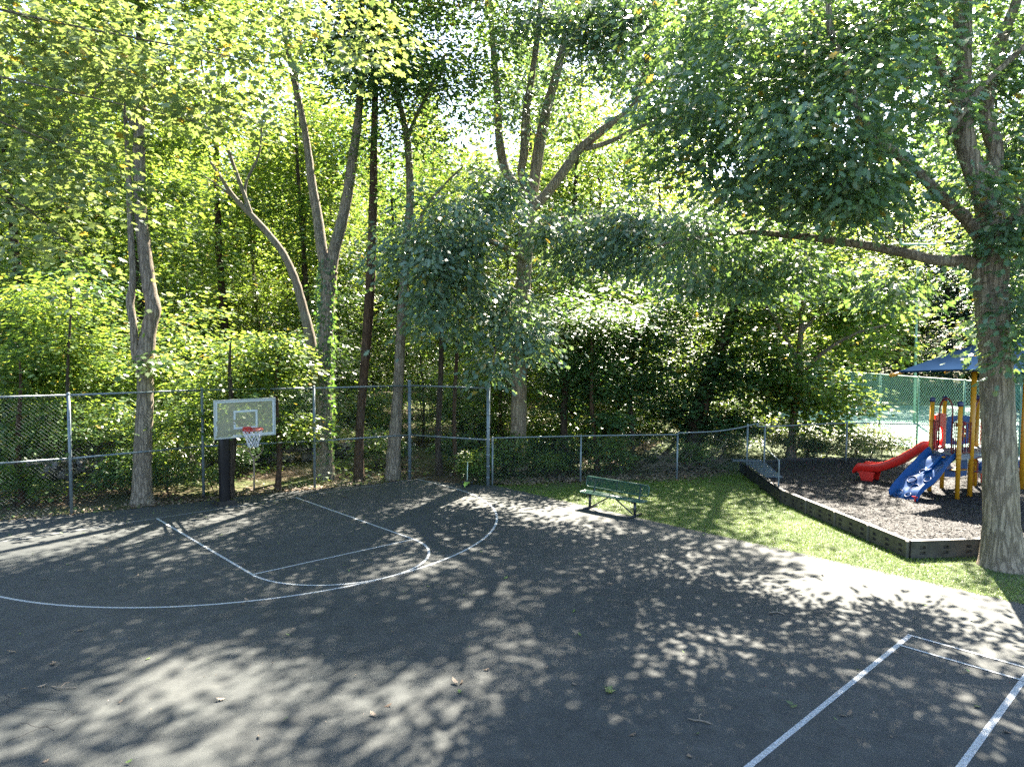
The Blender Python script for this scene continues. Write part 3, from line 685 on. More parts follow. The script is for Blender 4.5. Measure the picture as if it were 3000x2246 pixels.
for i in range(4):
    a, b = np.array(BORD[i]), np.array(BORD[i+1]); n = max(1, round(np.linalg.norm(b-a)/1.3))
    for j in range(n):
        p, q = a+(b-a)*j/n, a+(b-a)*(j+1)/n
        if i == 0: lab = '%s black wall timber of the dark playground edge, counted from the fence end' % ordn[j]
        elif i == 1: lab = '%s weathered slotted border timber along the lawn, counted from the handrail' % ordn[j]
        elif i == 2: lab = 'black slotted border timber facing the court at the playground corner'
        else: lab = 'shiny black border timber half hidden behind the big oak trunk'
        timber(p, q, .34, i == 0, lab, 'border timbers round the playground', 0.)
for j in range(3):
    p, q = np.array(BACK[j]), np.array(BACK[j+1])
    timber(q, p, .10, True, '%s low black timber at the back edge of the mulch, counted from the ramp' % ordn[j], 'border timbers round the playground', MZ-.03)
# plank ramp along the top end of the wall
M_plank = plain('blue_grey_plank', (.055,.075,.095), .55, var=.4, scale=5)
rp_ = thing('plank_ramp', 'row of dark weathered planks at the fence end of the black playground wall', 'ramp', (15.2,-6.5,MZ+.1))
we = np.array(BORD[1])-np.array(BORD[0]); we /= np.linalg.norm(we); wn_ = np.array([-we[1], we[0]]); 
for k in range(6):
    c = np.array(BORD[0])+we*(.25+k*.40)+wn_*.42; mb = MB(); mb.rbox((*c, .335-.012*k), (.36,.72-.03*k,.045), math.atan2(we[1], we[0]), .008); mb.build('plank', M_plank, rp_)
mb = MB(); c = np.array(BORD[0])-we*.12+wn_*.2; mb.rbox((*c, .38), (.30,1.0,.06), math.atan2(we[1], we[0]), .015); mb.build('cap_board', M_plank, rp_)

zc = lambda a, b: ((2480+.25362*a)/S, (1080+.25362*b)/S)
def zat(P, uv):
    d = ray(*uv); t = np.dot(np.asarray(P[:2])-CAM[:2], d[:2])/np.dot(d[:2], d[:2]); return CAM[2]+t*d[2]
M_yel = plain('yellow_powder_coat', (.46,.215,.012), .38, var=.10, scale=5)
M_blu = plain('blue_plastic', (.004,.052,.19), .42, var=.15, scale=5, spec=.28)
M_navy = plain('navy_plastic', (.012,.022,.10), .4)
M_rdp = plain('red_plastic', (.50,.014,.010), .33, var=.10, scale=4)
M_mar = plain('maroon_coated_tube', (.13,.010,.013), .38, var=.15, scale=9)
M_deck = plain('grey_coated_deck', (.13,.14,.165), .5, var=.15, scale=7)
pA, pB, pC, pD = [gp(*zc(*q), MZ-.02) for q in ((955,1420),(1098,1385),(1275,1510),(1420,1480))]
zA, zB_, zC = zat(pA, zc(998,372)), zat(pB, zc(1147,360)), zat(pC, zc(1322,425))
DZ = (zat(pA, zc(1000,935))+zat(pC, zc(1292,1000)))/2
pE = px(*zc(1478,1390), depth_of(pB)+.35); pE[2] = MZ
pF = pD+(pE-pB)*.75; pG = pE+(pF-pD)*.9
pc_ = (pA+pB+pC+pD)/4
ps = thing('play_set', 'play set with yellow posts, red slide and blue climbing wall on the dark mulch', 'playground set', (*pc_[:2], MZ))
for P, zt in ((pA, zA), (pB, zB_), (pC, zC), (pE, zB_), (pF, zB_), (pG, zB_)):
    mb = MB(); mb.tube([(*P[:2], MZ-.1), (*P[:2], zt)], .058, 14)
    for z in (DZ-.08, DZ+.85, DZ+.03): mb.lathe((*P[:2], z), [(.067,-.03),(.067,.03)], 14)
    po = mb.build('post', M_yel, ps, True)
    mb = MB(); mb.lathe((*P[:2], zt), [(.070,-.02),(.074,.03),(.072,.075),(.055,.105),(.02,.118)], 14); mb.build('post_cap', M_navy, po, True)
hexa = [pA, pC, pD, pF, pG, pE, pB]
mb = MB(); mb.prism([(p[0], p[1]) for p in hexa], (0,0,DZ-.05), (1,0,0), (0,1,0), (0,0,1), .05)
for a, b in zip(hexa, hexa[1:]+hexa[:1]):
    d = (b-a)[:2]; mb.box((*((a+b)[:2]/2), DZ-.10), (np.linalg.norm(d)-.12, .03, .09), math.atan2(d[1], d[0]))
mb.build('deck', M_deck, ps)
def barrier(a, b, f0, f1, z0, z1, nb, name='barrier', m=None, r=.017):
    mb = MB(); m = m or M_mar; P = lambda f, z: np.array([*(a[:2]+(b-a)[:2]*f), z])
    mb.tube(smooth_path([P(f0, z1), P(f0+.01, z0+.06), P(f0+(f1-f0)*.15, z0), P(f1-(f1-f0)*.15, z0), P(f1-.01, z0+.06), P(f1, z1)], 4), r, 7)
    mb.tube([P(f0, z1), P(f1, z1)], r, 7)
    for k in range(nb): f = f0+(f1-f0)*(k+1)/(nb+1); mb.tube([P(f, z0), P(f, z1)], r*.8, 6)
    return mb.build(name, m, ps, True)
barrier(pA, pC, .07, .27, DZ+.06, DZ+.86, 2); barrier(pA, pC, .75, .95, DZ+.02, DZ+.86, 2); barrier(pC, pD, .1, .9, DZ+.06, DZ+.86, 3)
def arch(a, b, f0, f1, z0, z1, zb):
    P = lambda f, z: np.array([*(a[:2]+(b-a)[:2]*f), z]); mb = MB(); fm = (f0+f1)/2; h = (f1-f0)/2
    pts = [P(f0, zb), P(f0, z0)]+[P(fm-h*math.cos(t), z0+(z1-z0)*math.sin(t)) for t in np.linspace(.2, math.pi-.2, 9)]+[P(f1, z0), P(f1, zb)]
    mb.tube(pts, .021, 8); mb.build('arch_rail', M_mar, ps, True)
arch(pA, pC, .28, .74, DZ+1.15, DZ+1.52, DZ+.05); arch(pD, pF, .08, .92, DZ+1.15, DZ+1.62, DZ-.05)
barrier(pE, pG, .05, .95, DZ+.06, DZ+.82, 6, m=plain('red_coated_tube', (.45,.03,.025), .4))
# round-window panel between the two back posts
d = (pE-pB)[:2]; Lp = np.linalg.norm(d); e = np.array([*(d/Lp), 0]); nb_ = np.array([-e[1], e[0], 0])
def ring_panel(o, w, h, cx, cz, rx, rz_, th, m, name, parent, nseg=40):
    t = np.arange(nseg)*2*math.pi/nseg; mb = MB(); vs = []
    for s_ in (0, th):
        sq = []
        for a in t:
            k = max(abs(math.cos(a)), abs(math.sin(a))); x = math.cos(a)/k*w/2; z = math.sin(a)/k*h/2
            q = 1-.06*max(0, abs(math.cos(a)*math.sin(a))*2-.75)*4; sq.append((x*q, z*q))
        vs.append([np.asarray(o)+e*x+Z3*z+nb_*s_ for x, z in sq]); vs.append([np.asarray(o)+e*(cx+math.cos(a)*rx)+Z3*(cz+math.sin(a)*rz_)+nb_*s_ for a in t])
    V = [p for r in vs for p in r]; n = nseg; fs = []
    for i in range(n):
        j = (i+1) % n
        fs += [(i, j, n+j, n+i), (2*n+i, 3*n+i, 3*n+j, 2*n+j), (i, 2*n+i, 2*n+j, j), (n+i, n+j, 3*n+j, 3*n+i)]
    mb.add(V, fs); return mb.build(name, m, parent)
oc = np.array([*((pB+pE)[:2]/2), DZ+.50])-e*.05
wp = ring_panel(oc, Lp*.82, .86, .0, -.02, Lp*.235, .33, .03, M_blu, 'window_panel', ps)
rb = np.random.default_rng(4); cols = [M_rdp, M_yel, M_blu, plain('orange_plastic', (.6,.16,.02), .4)]
for k in range(9):      # the spinning beads of the window
    q = oc+e*rb.uniform(-.16,.16)*Lp+Z3*rb.uniform(-.2,.22); mb = MB(); mb.lathe(q-Z3*.05, [(.02,0),(.05,.02),(.055,.05),(.05,.08),(.02,.1)], 10); mb.build('bead', cols[k % 4], wp, True)
for s_ in (-.1, .1): mb = MB(); mb.tube([oc+e*s_*Lp-Z3*.33, oc+e*s_*Lp+Z3*.32], .012, 6); mb.build('bead_rod', M_mar, wp, True)
# slide
d = (pB-pA)[:2]; Ls = np.linalg.norm(d); ab = np.array([*(d/Ls), 0]); so = np.array([*((pA+pB)[:2]/2), 0])
send = gp(*zc(110,1225), MZ+.1); sdir = np.array([*(send-so)[:2], 0]); SLn = np.linalg.norm(sdir); sdir /= SLn; sx = np.cross(Z3, sdir)
if np.dot(sx, ab) < 0: sx = -sx
prof = smooth_path([(0,DZ), (.07,DZ-.02), (.18,DZ-.12), (.42,DZ-.50), (.60,DZ-.74), (.74,DZ-.84), (.90,DZ-.86), (.97,DZ-.90), (1.0,DZ-.97)], 5)
sec = [(-.27,.20),(-.31,.205),(-.325,.17),(-.315,-.02),(-.28,-.05),(.28,-.05),(.315,-.02),(.325,.17),(.31,.205),(.27,.20),(.25,.03),(.18,.0),(-.18,.0),(-.25,.03)]
G = []
for i, (f, z) in enumerate(prof):
    wv_ = 1+.12*math.sin(f*19)*(.2 < f < .9); hs = 1-.75*max(0, (f-.93)/.07); hs *= 1+.35*max(0, 1-abs(f-.12)/.14)
    G.append([so+sdir*SLn*f+sx*(a*Ls/.95*1.05)+Z3*(z+(b*hs if b > 0 else b*wv_*(1.5 if .2 < f < .7 else 1))) for a, b in sec])
mb = MB(); mb.grid(np.array(G), True); mb.f.append(tuple(range(len(sec)-1,-1,-1))); mb.f.append(tuple((len(prof)-1)*len(sec)+q for q in range(len(sec))))
mb.tube([so+sdir*.0+sx*.0+Z3*(DZ-.02), so+sdir*.02+Z3*(DZ-.02)], .02, 4)
sld = mb.build('slide', M_rdp, ps, True)
zf = DZ-.90
for s_ in (-.24, .20): mb = MB(); mb.prism([(-.30,zf),(.22,zf),(.15,zf-.15),(.08,MZ-.03),(-.22,MZ-.03),(-.27,zf-.1)], so+sdir*SLn*.84+sx*s_, sdir, Z3, sx, .04); mb.build('slide_foot', M_rdp, sld)
e_s, nb_s = e, nb_; e = ab; nb_ = -sdir*1.
hood = ring_panel(so+Z3*(DZ+.52)-sdir*.02, Ls*.86, 1.02, 0, -.16, Ls*.25, .30, .05, M_rdp, 'slide_hood', ps); e, nb_ = e_s, nb_s
# blue climbing wall
d = (pC-pA)[:2]; Lc = np.linalg.norm(d); ac = np.array([*(d/Lc), 0]); co_ = np.array([*((pA+pC)[:2]/2), 0])
cb = (gp(*zc(510,1465), MZ)+gp(*zc(770,1530), MZ))/2; cdir = np.array([*(cb-co_)[:2], 0]); CL = np.linalg.norm(cdir); cdir /= CL; cx_ = np.cross(Z3, cdir); cx_ = cx_ if np.dot(cx_, ac) > 0 else -cx_
cp = smooth_path([(0,DZ-.03),(.10,DZ-.06),(.28,DZ-.25),(.5,DZ-.55),(.7,DZ-.76),(.88,DZ-.96),(1.,MZ+.02)], 5)
vv = np.linspace(-1, 1, 25); G = []; wd = Lc*.44
for i, (f, z) in enumerate(cp):
    row = []
    for v_ in vv:
        edge_ = max(0, (abs(v_)-.84)/.16); zz = z+.13*math.sin(min(1, edge_*1.3)*math.pi*.5)+.03*math.sin(f*15+v_*3)*(edge_ == 0)-.05*(1-edge_)
        row.append(co_+cdir*CL*f+cx_*wd*v_*(1-.05*math.sin(f*9))+Z3*zz)
    G.append(row)
G = np.array(G); nr_ = np.array([*(cdir[:2]*.5), .85])
mb = MB(); mb.grid(G); back = G-nr_*.07; mb.grid(back[:, ::-1])
for side in (0, -1): mb.grid(np.stack([G[:,side], back[:,side]-Z3*.10]))
mb.grid(np.stack([G[-1], back[-1]])); mb.grid(np.stack([G[0], back[0]]))
cl = mb.build('climbing_wall', M_blu, ps, True)
def on(f, v_):
    i = f*(len(cp)-1); a = int(i); b = min(a+1, len(cp)-1); j = (v_+1)/2*24; c = int(j); dd_ = min(c+1, 24); t, s_ = i-a, j-c
    return (G[a,c]*(1-t)+G[b,c]*t)*(1-s_)+(G[a,dd_]*(1-t)+G[b,dd_]*t)*s_
M_hold = plain('shaded_hole_blue', (.002,.026,.10), .5, spec=.2)  # holds coloured deep blue to stand for the shade inside the holes
tu = unit(np.array([cdir*.8-Z3*.6]))[0]
for f, v_, r in ((.88,-.45,.10),(.62,-.35,.12),(.45,-.2,.09),(.3,.25,.11),(.72,.2,.10),(.2,-.35,.08),(.55,.45,.09),(.9,.25,.08)):
    mb = MB(); mb.tube(circ(on(f, v_)+nr_*.004, r, 18, tu, cx_), .019, 7, closed=True); mb.build('hand_hold', M_hold, cl, True)
mb = MB(); mb.tube([on(f, .05+.5*(.45-f))+nr_*.03 for f in np.linspace(.12, .5, 8)], [.02,.04,.055,.06,.055,.05,.035,.02], 8); mb.tube([on(.4,-.15)+nr_*.03, on(.47,.1)+nr_*.05, on(.42,.3)+nr_*.03], .035, 8); mb.build('grip_ridge', M_blu, cl, True)
mb = MB(); mb.lathe(on(.19,.32)-Z3*.02+nr_*.03, [(.06,0),(.05,.03),(.01,.04)], 10); mb.build('knob', M_yel, cl, True)
mb = MB(); q = on(1., .92); mb.tube([q+[0,0,.05], q+[0,0,-.14]], .02, 6); mb.tube([q-cx_*.08+Z3*.02, q+cx_*.08+Z3*.02], .018, 6); mb.build('ground_stake', M_rdp, cl, True)
# panel below the deck, with its shelf, steps
e = np.array([*((pE-pB)[:2]/Lp), 0]); nb_ = np.array([-e[1], e[0], 0])
up = ring_panel(np.array([*((pB+pE)[:2]/2), DZ-.52])-e*.12, Lp*.72, .74, -.06, .1, Lp*.13, .20, .03, plain('dark_blue_panel', (.015,.06,.19), .5), 'under_panel', ps)
mb = MB(); mb.box(np.array([*((pB+pE)[:2]/2), DZ-.66])-e*.1-nb_*.08, (Lp*.42,.16,.03), math.atan2(e[1], e[0])); mb.build('shelf', M_yel, up)
sd_ = np.array([pF[1]-pD[1], -(pF[0]-pD[0])])*1.; sd_ /= np.linalg.norm(sd_); sd_ = -sd_ if np.dot(sd_, (CAM[:2]-pD[:2])) < 0 else sd_
for zt, k in ((DZ-.10, .16), (MZ+.48, .46)):
    a = pD[:2]+(pF-pD)[:2]*.06+sd_*k; b = pD[:2]+(pF-pD)[:2]*.94+sd_*k; mb = MB()
    mb.tube(smooth_path([(*a, zt-.36), (*a, zt-.1), (*(a*.97+b*.03), zt), (*(a*.03+b*.97), zt), (*b, zt-.1), (*b, zt-.36), (*(a*.03+b*.97), zt-.40), (*(a*.97+b*.03), zt-.40), (*a, zt-.34)], 4), .02, 7); mb.build('step_rail', M_mar, ps, True)
    mb = MB(); mb.box((*((a+b)/2), zt-.40), (np.linalg.norm(b-a)*.9, .30, .03), math.atan2((b-a)[1], (b-a)[0])); mb.build('step', M_deck, ps)
a = pD[:2]+(pF-pD)[:2]*.5+sd_*.62; mb = MB(); mb.tube([(*a, MZ-.05), (*a, MZ+.62)], .035, 8); mb.build('step_post', M_rdp, ps, True)
# blue bucket seat behind the steps
q = px(*zc(1535,1270), depth_of(pE)+.6); q[2] = MZ
t = thing('bucket_seat', 'blue bucket seat on thin red posts behind the play set steps', 'seat', q)
mb = MB(); mb.lathe((*q[:2], MZ+.30), [(.05,0),(.16,.06),(.22,.2),(.235,.34),(.20,.345),(.17,.2),(.1,.1)], 16); mb.build('seat', M_blu, t, True)
for s_ in (-.08, .1): mb = MB(); mb.tube([(q[0]+s_, q[1]+s_, MZ-.05), (q[0]+s_, q[1]+s_, MZ+.36)], .028, 8); mb.build('post', M_rdp, t, True)
# second slide beyond the trunk
q = px(2216, 985, depth_of(pE)+.5); q[2] = MZ
t = thing('blue_play_panel', 'blue plastic play counter with pale top just right of the big oak trunk', 'play panel', q)
mb = MB(); mb.rbox((*q[:2], MZ+.62), (1.4,.5,.2), YAW*-1, .03); mb.build('counter', M_blu, t)
mb = MB(); mb.rbox((*q[:2], MZ+.745), (1.5,.6,.05), YAW*-1, .015); mb.build('top', plain('pale_grey_plastic', (.55,.57,.58), .4), t)
for s_ in (-.55,.55): mb = MB(); mb.tube([(q[0]+s_*RT[0], q[1]+s_*RT[1], MZ-.05), (q[0]+s_*RT[0], q[1]+s_*RT[1], MZ+.53)], .04, 8); mb.build('leg', M_yel, t, True)

# fabric shade
zE = zat(pD, zc(1490,8)); tip = px(1940, 802, depth_of(pD)+.6); eave = tip[2]
cn = px(2166, 722, depth_of(pD)+.3)
sh = thing('shade_canopy', 'navy fabric shade canopy on orange posts above the play set', 'canopy', (cn[0], cn[1], MZ))
r_h = np.array([*(tip-cn)[:2]]); perp = np.array([-r_h[1], r_h[0]])
cor = [np.array([*(cn[:2]+v_), eave]) for v_ in (r_h, perp, -r_h, -perp)]
m, N, L, B = mat('shade_fabric'); co2 = objco(N, L)
L.new(ramp(N, L, noise(N, L, 3, 4, .6, co2), [(.3, (.010,.024,.058)), (.7, (.015,.034,.078))]), B.inputs['Base Color']); B.inputs['Roughness'].default_value = .9; B.inputs['Specular IOR Level'].default_value = .0
T_ = N.new('ShaderNodeBsdfTranslucent'); T_.inputs[0].default_value = (.008,.02,.05,1); mx = N.new('ShaderNodeMixShader'); mx.inputs[0].default_value = .25
L.new(B.outputs[0], mx.inputs[1]); L.new(T_.outputs[0], mx.inputs[2]); L.new(mx.outputs[0], N['Material Output'].inputs['Surface'])
mb = MB(); K = 14
for i in range(4):
    a, b = cor[i], cor[(i+1) % 4]; G = []
    for u_ in np.linspace(0, 1, K):
        row = []
        for v_ in np.linspace(0, 1, K):
            ed = a*(1-v_)+b*v_; ed = ed+(cn-ed)*.10*math.sin(v_*math.pi); P = cn+(ed-cn)*u_
            P = P-Z3*(.16*math.sin(u_*math.pi)*math.sin(v_*math.pi)); row.append(P)
        G.append(row)
    G = np.array(G); mb.grid(G); mb.grid((G-Z3*.012)[:, ::-1])
    mb.grid(np.stack([G[-1], G[-1]-Z3*.05]))
mb.build('fabric', m, sh, True)
for c in cor:
    mb = MB(); out = (c-cn)*np.array([1,1,0]); out /= np.linalg.norm(out)
    mb.tube([cn-Z3*.12, c+out*.05-Z3*.08, c+out*.22-Z3*.13], .045, 8); mb.build('rafter', M_yel, sh, True)
mb = MB(); mb.tube([(*pD[:2], MZ-.1), (*pD[:2], zE+.12)], .068, 14); po = mb.build('post', M_yel, sh, True)
for P in (cn[:2]*2-pD[:2], ): mb = MB(); mb.tube([(*P, -.1), (*P, zE+.12)], .068, 14); mb.build('post', M_yel, sh, True)

# ------------------------------------------------------------------ trees
d7 = depth_of(gp(2168,1222))
st7 = [pstem([(2168,1232,104),(2164,1150,88),(2160,1000,80),(2154,850,78),(2148,720,76),(2140,620,82),(2140,540,80),(2140,470,66),(2118,400,56),(2088,320,50),(2076,220,48),(2078,100,45),(2080,-40,42),(2070,-250,36),(2090,-500,28),(2080,-800,16)], d7),
 pstem([(2140,610,44),(2095,568,36),(2020,562,26),(1950,545,24,.3),(1880,532,22,.6),(1800,520,19,.9),(1700,508,17,1.4),(1600,502,13,1.9),(1500,515,9,2.4),(1420,530,6,2.8)], d7),
 pstem([(2145,560,44),(2112,505,36),(2080,465,32,-.2),(2040,430,26,-.5),(1960,350,24,-.9),(1880,290,24,-1.2),(1848,225,20,-1.4),(1830,150,15,-1.5),(1795,70,14,-1.6),(1780,-40,11,-1.7),(1700,-160,8,-1.9)], d7),
 pstem([(2085,300,34),(2060,230,24),(2020,130,22,.4),(1960,110,19,.8),(1880,90,15,1.2),(1780,80,11,1.6)], d7),
 pstem([(2130,430,44,.3),(2150,330,40,.5),(2130,240,36,.6),(2160,100,30,.8),(2220,-60,24,1),(2300,-300,16,1.2)], d7),
 pstem([(2050,290,10,-.6),(2110,200,14,-.5),(2170,140,15,-.3),(2260,60,16,-.1)], d7),
 pstem([(2150,520,30),(2220,440,22,-.5),(2320,380,18,-1),(2460,300,12,-1.5)], d7),
 pstem([(2080,-60,30),(1980,-220,22,-1),(1850,-380,16,-2.4),(1700,-480,10,-3.6)], d7),
 pstem([(2080,-200,28),(2160,-420,20,1.5),(2300,-640,12,3)], d7)]
bl7 = [pblob(1730,220,d7-1.4,290,150,1.4,96), pblob(1550,240,d7-.5,150,150,1.2,44), pblob(1930,180,d7+.9,150,130,1.2,46), pblob(1870,390,d7-.8,170,55,.8,40), pblob(1640,410,d7+1.,200,60,1.,34), pblob(2190,330,d7+1.3,70,120,.8,34), pblob(2190,460,d7-.5,40,60,.4,12), pblob(2085,395,d7-.9,50,20,.25,6), pblob(1640,90,d7+.6,300,120,1.5,110), pblob(1900,60,d7-.6,150,80,.8,45),
 pblob(1680,590,d7+2.2,250,40,.8,60), pblob(1560,500,d7+2.4,120,35,.8,22), pblob(1930,600,d7+.8,110,30,.4,16), pblob(2180,130,d7+1.4,120,150,.9,60), pblob(2230,560,d7-.6,60,120,.6,34),
 pblob(2185,790,d7-.55,20,18,.1,1), pblob(2200,770,d7-.5,15,15,.1,1),
 pblob(1800,-260,d7-1,520,220,2.6,90), pblob(2300,-300,d7,420,380,2.6,190), pblob(2420,250,d7,160,260,2.,90), pblob(1500,-330,d7-1,260,160,2,34), pblob(2000,-700,d7,500,260,3.,60), ((12.2,-9.6,13.),(4.4,3.8,2.4),56,1), ((15.5,-10.5,12.),(3.2,3.,2.4),24,1), ((9.5,-12,11.5),(3.2,2.8,2.),24,1)]
make_tree('oak_tree', 'big oak with thick furrowed trunk on the lawn edge by the playground corner', 'tree', gp(2168,1222), st7, bl7, 71, M_bark_oak, M_oak, T_OAK, seg=18, per=46, clump=11, csize=.6, size=.195, droop=.55, rh=.34, rv=.17, tilt=.7, minz=4.2, flare=.28)

d6 = depth_of(gp(1118,1010))
st6 = [pstem([(1118,1016,46),(1119,960,38),(1121,880,34),(1123,800,33),(1126,700,33),(1131,600,32),(1138,500,34),(1141,440,36)], d6),
 pstem([(1138,450,24),(1118,405,22),(1092,370,20,.3),(1078,300,19,.4),(1075,220,17,.5),(1065,100,14,.7),(1050,-60,12,1),(1010,-260,8,1.4)], d6),
 pstem([(1140,450,22),(1134,400,19),(1126,370,17),(1132,330,19,-.2),(1138,230,17,-.3),(1148,170,14,-.4),(1165,40,12,-.5),(1172,-120,9,-.6)], d6),
 pstem([(1142,450,30),(1154,390,25),(1164,320,24),(1180,240,22,.2),(1205,150,19,.3),(1228,50,17,.5),(1245,-60,13,.7),(1250,-240,9,.9)], d6),
 pstem([(1212,130,15,.3),(1255,60,14,.2),(1290,0,12,.1),(1350,-140,8,0)], d6),
 pstem([(1144,455,26),(1180,420,22,-.3),(1218,370,21,-.6),(1250,325,19,-.9),(1310,275,17,-1.3),(1370,228,15,-1.8),(1395,150,12,-2.2),(1400,60,11,-2.6),(1390,-80,8,-3)], d6),
 pstem([(1265,322,11,-1),(1320,305,10,-1.4),(1400,265,9,-1.9),(1470,230,8,-2.4),(1540,200,6,-3)], d6),
 pstem([(1134,560,15,-.2),(1100,540,13,-1.5),(1050,520,11,-2.8),(980,530,8,-4),(900,560,5,-4.9)], d6),
 pstem([(1136,520,15,-.2),(1190,480,12,-1.6),(1280,470,10,-2.8),(1400,480,8,-3.8),(1500,500,5,-4.5)], d6),
 pstem([(1130,640,12,-.2),(1110,650,9,-1.6),(1090,680,7,-2.8),(1075,730,4,-3.6),(1065,780,3,-3.9)], d6)]
bl6 = [pblob(1000,520,d6-4.2,110,75,1.2,70), pblob(905,585,d6-4.6,80,50,.8,34), pblob(980,640,d6-4.2,110,70,1.,50), pblob(1110,690,d6-3.4,65,75,.8,40), pblob(1065,795,d6-3.9,18,24,.25,7), pblob(1080,440,d6-3.4,70,60,.8,30),
 pblob(1270,480,d6-3.2,110,60,1.1,66), pblob(1430,520,d6-3.9,120,65,1.1,66), pblob(1210,560,d6-3.,70,60,.8,30), pblob(1520,480,d6-4,60,50,.8,22),
 pblob(1170,210,d6+.5,170,110,2.,48), pblob(1400,150,d6-1.6,170,140,1.6,90), pblob(1100,30,d6,200,110,2.4,60), pblob(1300,40,d6,220,100,2.4,54),
 pblob(1150,-260,d6,420,240,4.2,50), pblob(1450,-120,d6-2.5,260,180,2.4,50), pblob(900,-160,d6-1,220,180,2.5,50), ((10.8,-4.6,15.5),(4.4,3.4,2.8),56,1), ((14.5,-5.,14),(3.,3.,2.6),16,1), ((7.5,-2.2,16.5),(4.2,3.4,2.6),40,1)]
make_tree('oak_tree', 'large oak behind the low fence whose trunk splits into four stems above drooping blue-green branches', 'tree', gp(1118,1010), st6, bl6, 62, M_bark_oak, M_blue, T_OAK, seg=14, per=42, clump=11, csize=.6, size=.21, droop=.6, rh=.38, rv=.19, tilt=.7, minz=5, flare=.25)

d1 = depth_of(gp(308,1085))
st1 = [pstem([(308,1092,50),(307,1040,43),(309,960,41),(313,880,38),(314,820,38),(312,780,44),(322,710,34),(331,665,35),(322,620,32),(312,540,30),(304,460,29),(301,380,28),(300,300,27),(299,200,24),(303,90,19),(300,-40,15),(310,-220,9)], d1),
 pstem([(306,800,26),(292,760,20,-.1),(288,700,17,-.2),(281,655,19,-.2),(287,600,15,-.2),(283,520,14,-.2),(279,430,13,-.2),(276,340,12,-.1),(270,250,10),(255,130,8),(240,0,6)], d1),
 pstem([(300,290,14),(270,240,11,-.3),(240,180,9,-.6),(200,60,7,-1)], d1), pstem([(302,250,14),(330,190,11,.3),(380,110,9,.6),(400,0,7,.8)], d1)]
bl1 = [pblob(300,110,d1,230,110,2.2,90), pblob(330,300,d1+.5,120,80,1.4,36), pblob(300,-160,d1,350,190,3.2,200), pblob(345,420,d1-.3,60,40,.6,14), pblob(335,790,d1-.2,26,20,.3,6)]
make_tree('maple_tree', 'tall twin-stemmed tree with grey burled trunk behind the fence left of the hoop', 'tree', gp(308,1085), st1, bl1, 11, M_bark_grey, M_maple, T_MAPLE, clump=5, seg=14, per=36, size=.17, rh=.40, rv=.13, minz=6, flare=.15)

d2 = depth_of(gp(700,1030))
st2 = [pstem([(702,1038,44),(701,990,36),(700,900,33),(701,800,31),(705,700,31),(709,620,33),(712,585,36)], d2),
 pstem([(705,600,25),(695,540,24),(686,470,22,.1),(674,400,20,.1),(664,320,17,.2),(652,250,15,.2),(630,150,13,.3),(612,50,11,.3),(600,-100,8,.4)], d2),
 pstem([(712,600,28),(722,540,26),(738,480,25,-.1),(752,410,23,-.2),(762,340,21,-.3),(772,270,19,-.3),(780,190,16,-.4),(800,80,13,-.4),(815,-80,9,-.5)], d2),
 pstem([(612,60,8,.3),(650,0,7,.4),(680,-80,5,.5)], d2)]
bl2 = [pblob(690,20,d2,200,120,2.4,90), pblob(830,130,d2-.6,110,120,1.4,60), pblob(700,-200,d2,360,190,3.4,190), pblob(800,330,d2+.5,70,70,1.,20)]
make_tree('maple_tree', 'forked V-shaped tree with dark ivy-clad trunk behind the fence right of the hoop', 'tree', gp(700,1030), st2, bl2, 22, M_bark_grey, M_dark, T_LO, clump=6, seg=12, per=36, size=.16, rh=.42, rv=.18, minz=8, flare=.2)
r2 = np.random.default_rng(9); n = 1500; yy = r2.uniform(560, 1010, n); aa = r2.random(n)*6.283
P = np.array([px(706-.012*(y-560)+math.cos(a)*15, y, d2+math.sin(a)*.25) for y, a in zip(yy, aa)])+r2.normal(size=(n,3))*.05
iv = thing('ivy', 'dark ivy climbing the forked trunk right of the hoop', 'ivy', gp(700,1030))
leaf_mesh('leaves', T_MAPLE, P, np.c_[RT[0]*np.cos(aa), RT[1]*np.cos(aa), -.6+0*aa], -FD[None]+r2.normal(size=(n,3))*.5, .07+.06*r2.random(n), r2.random(n)*.9, M_dark, iv)
d3 = d2+.8; b3 = px(690, 1015, d3); b3[2] = 0
st3 = [[[b3, px(692,900,d3), px(682,800,d3), px(668,720,d3), px(652,655,d3), px(636,600,d3), px(610,545,d3), px(575,500,d3), px(540,462,d3), px(505,425,d3), px(478,385,d3), px(455,350,d3)], [pxm(q, d3)/2 for q in (30,26,24,22,19,17,15,14,13,10,8,5)]],
 pstem([(545,468,9),(520,400,9),(495,330,8),(470,250,7),(440,160,5),(425,60,3)], d3), pstem([(535,455,8),(530,400,7,.1),(560,330,5,.2),(566,250,4,.3)], d3), pstem([(520,440,6),(470,400,5),(440,380,3)], d3)]
make_tree('leaning_tree', 'broken pale tree trunk leaning far left between the hoop and the forked tree', 'tree', b3, st3, [pblob(480,230,d3,110,120,1.5,30), pblob(470,400,d3,60,40,.8,10)], 33, M_dead, M_maple, T_LO, per=30, size=.15, rh=.5, rv=.15, minz=7, flare=.1)

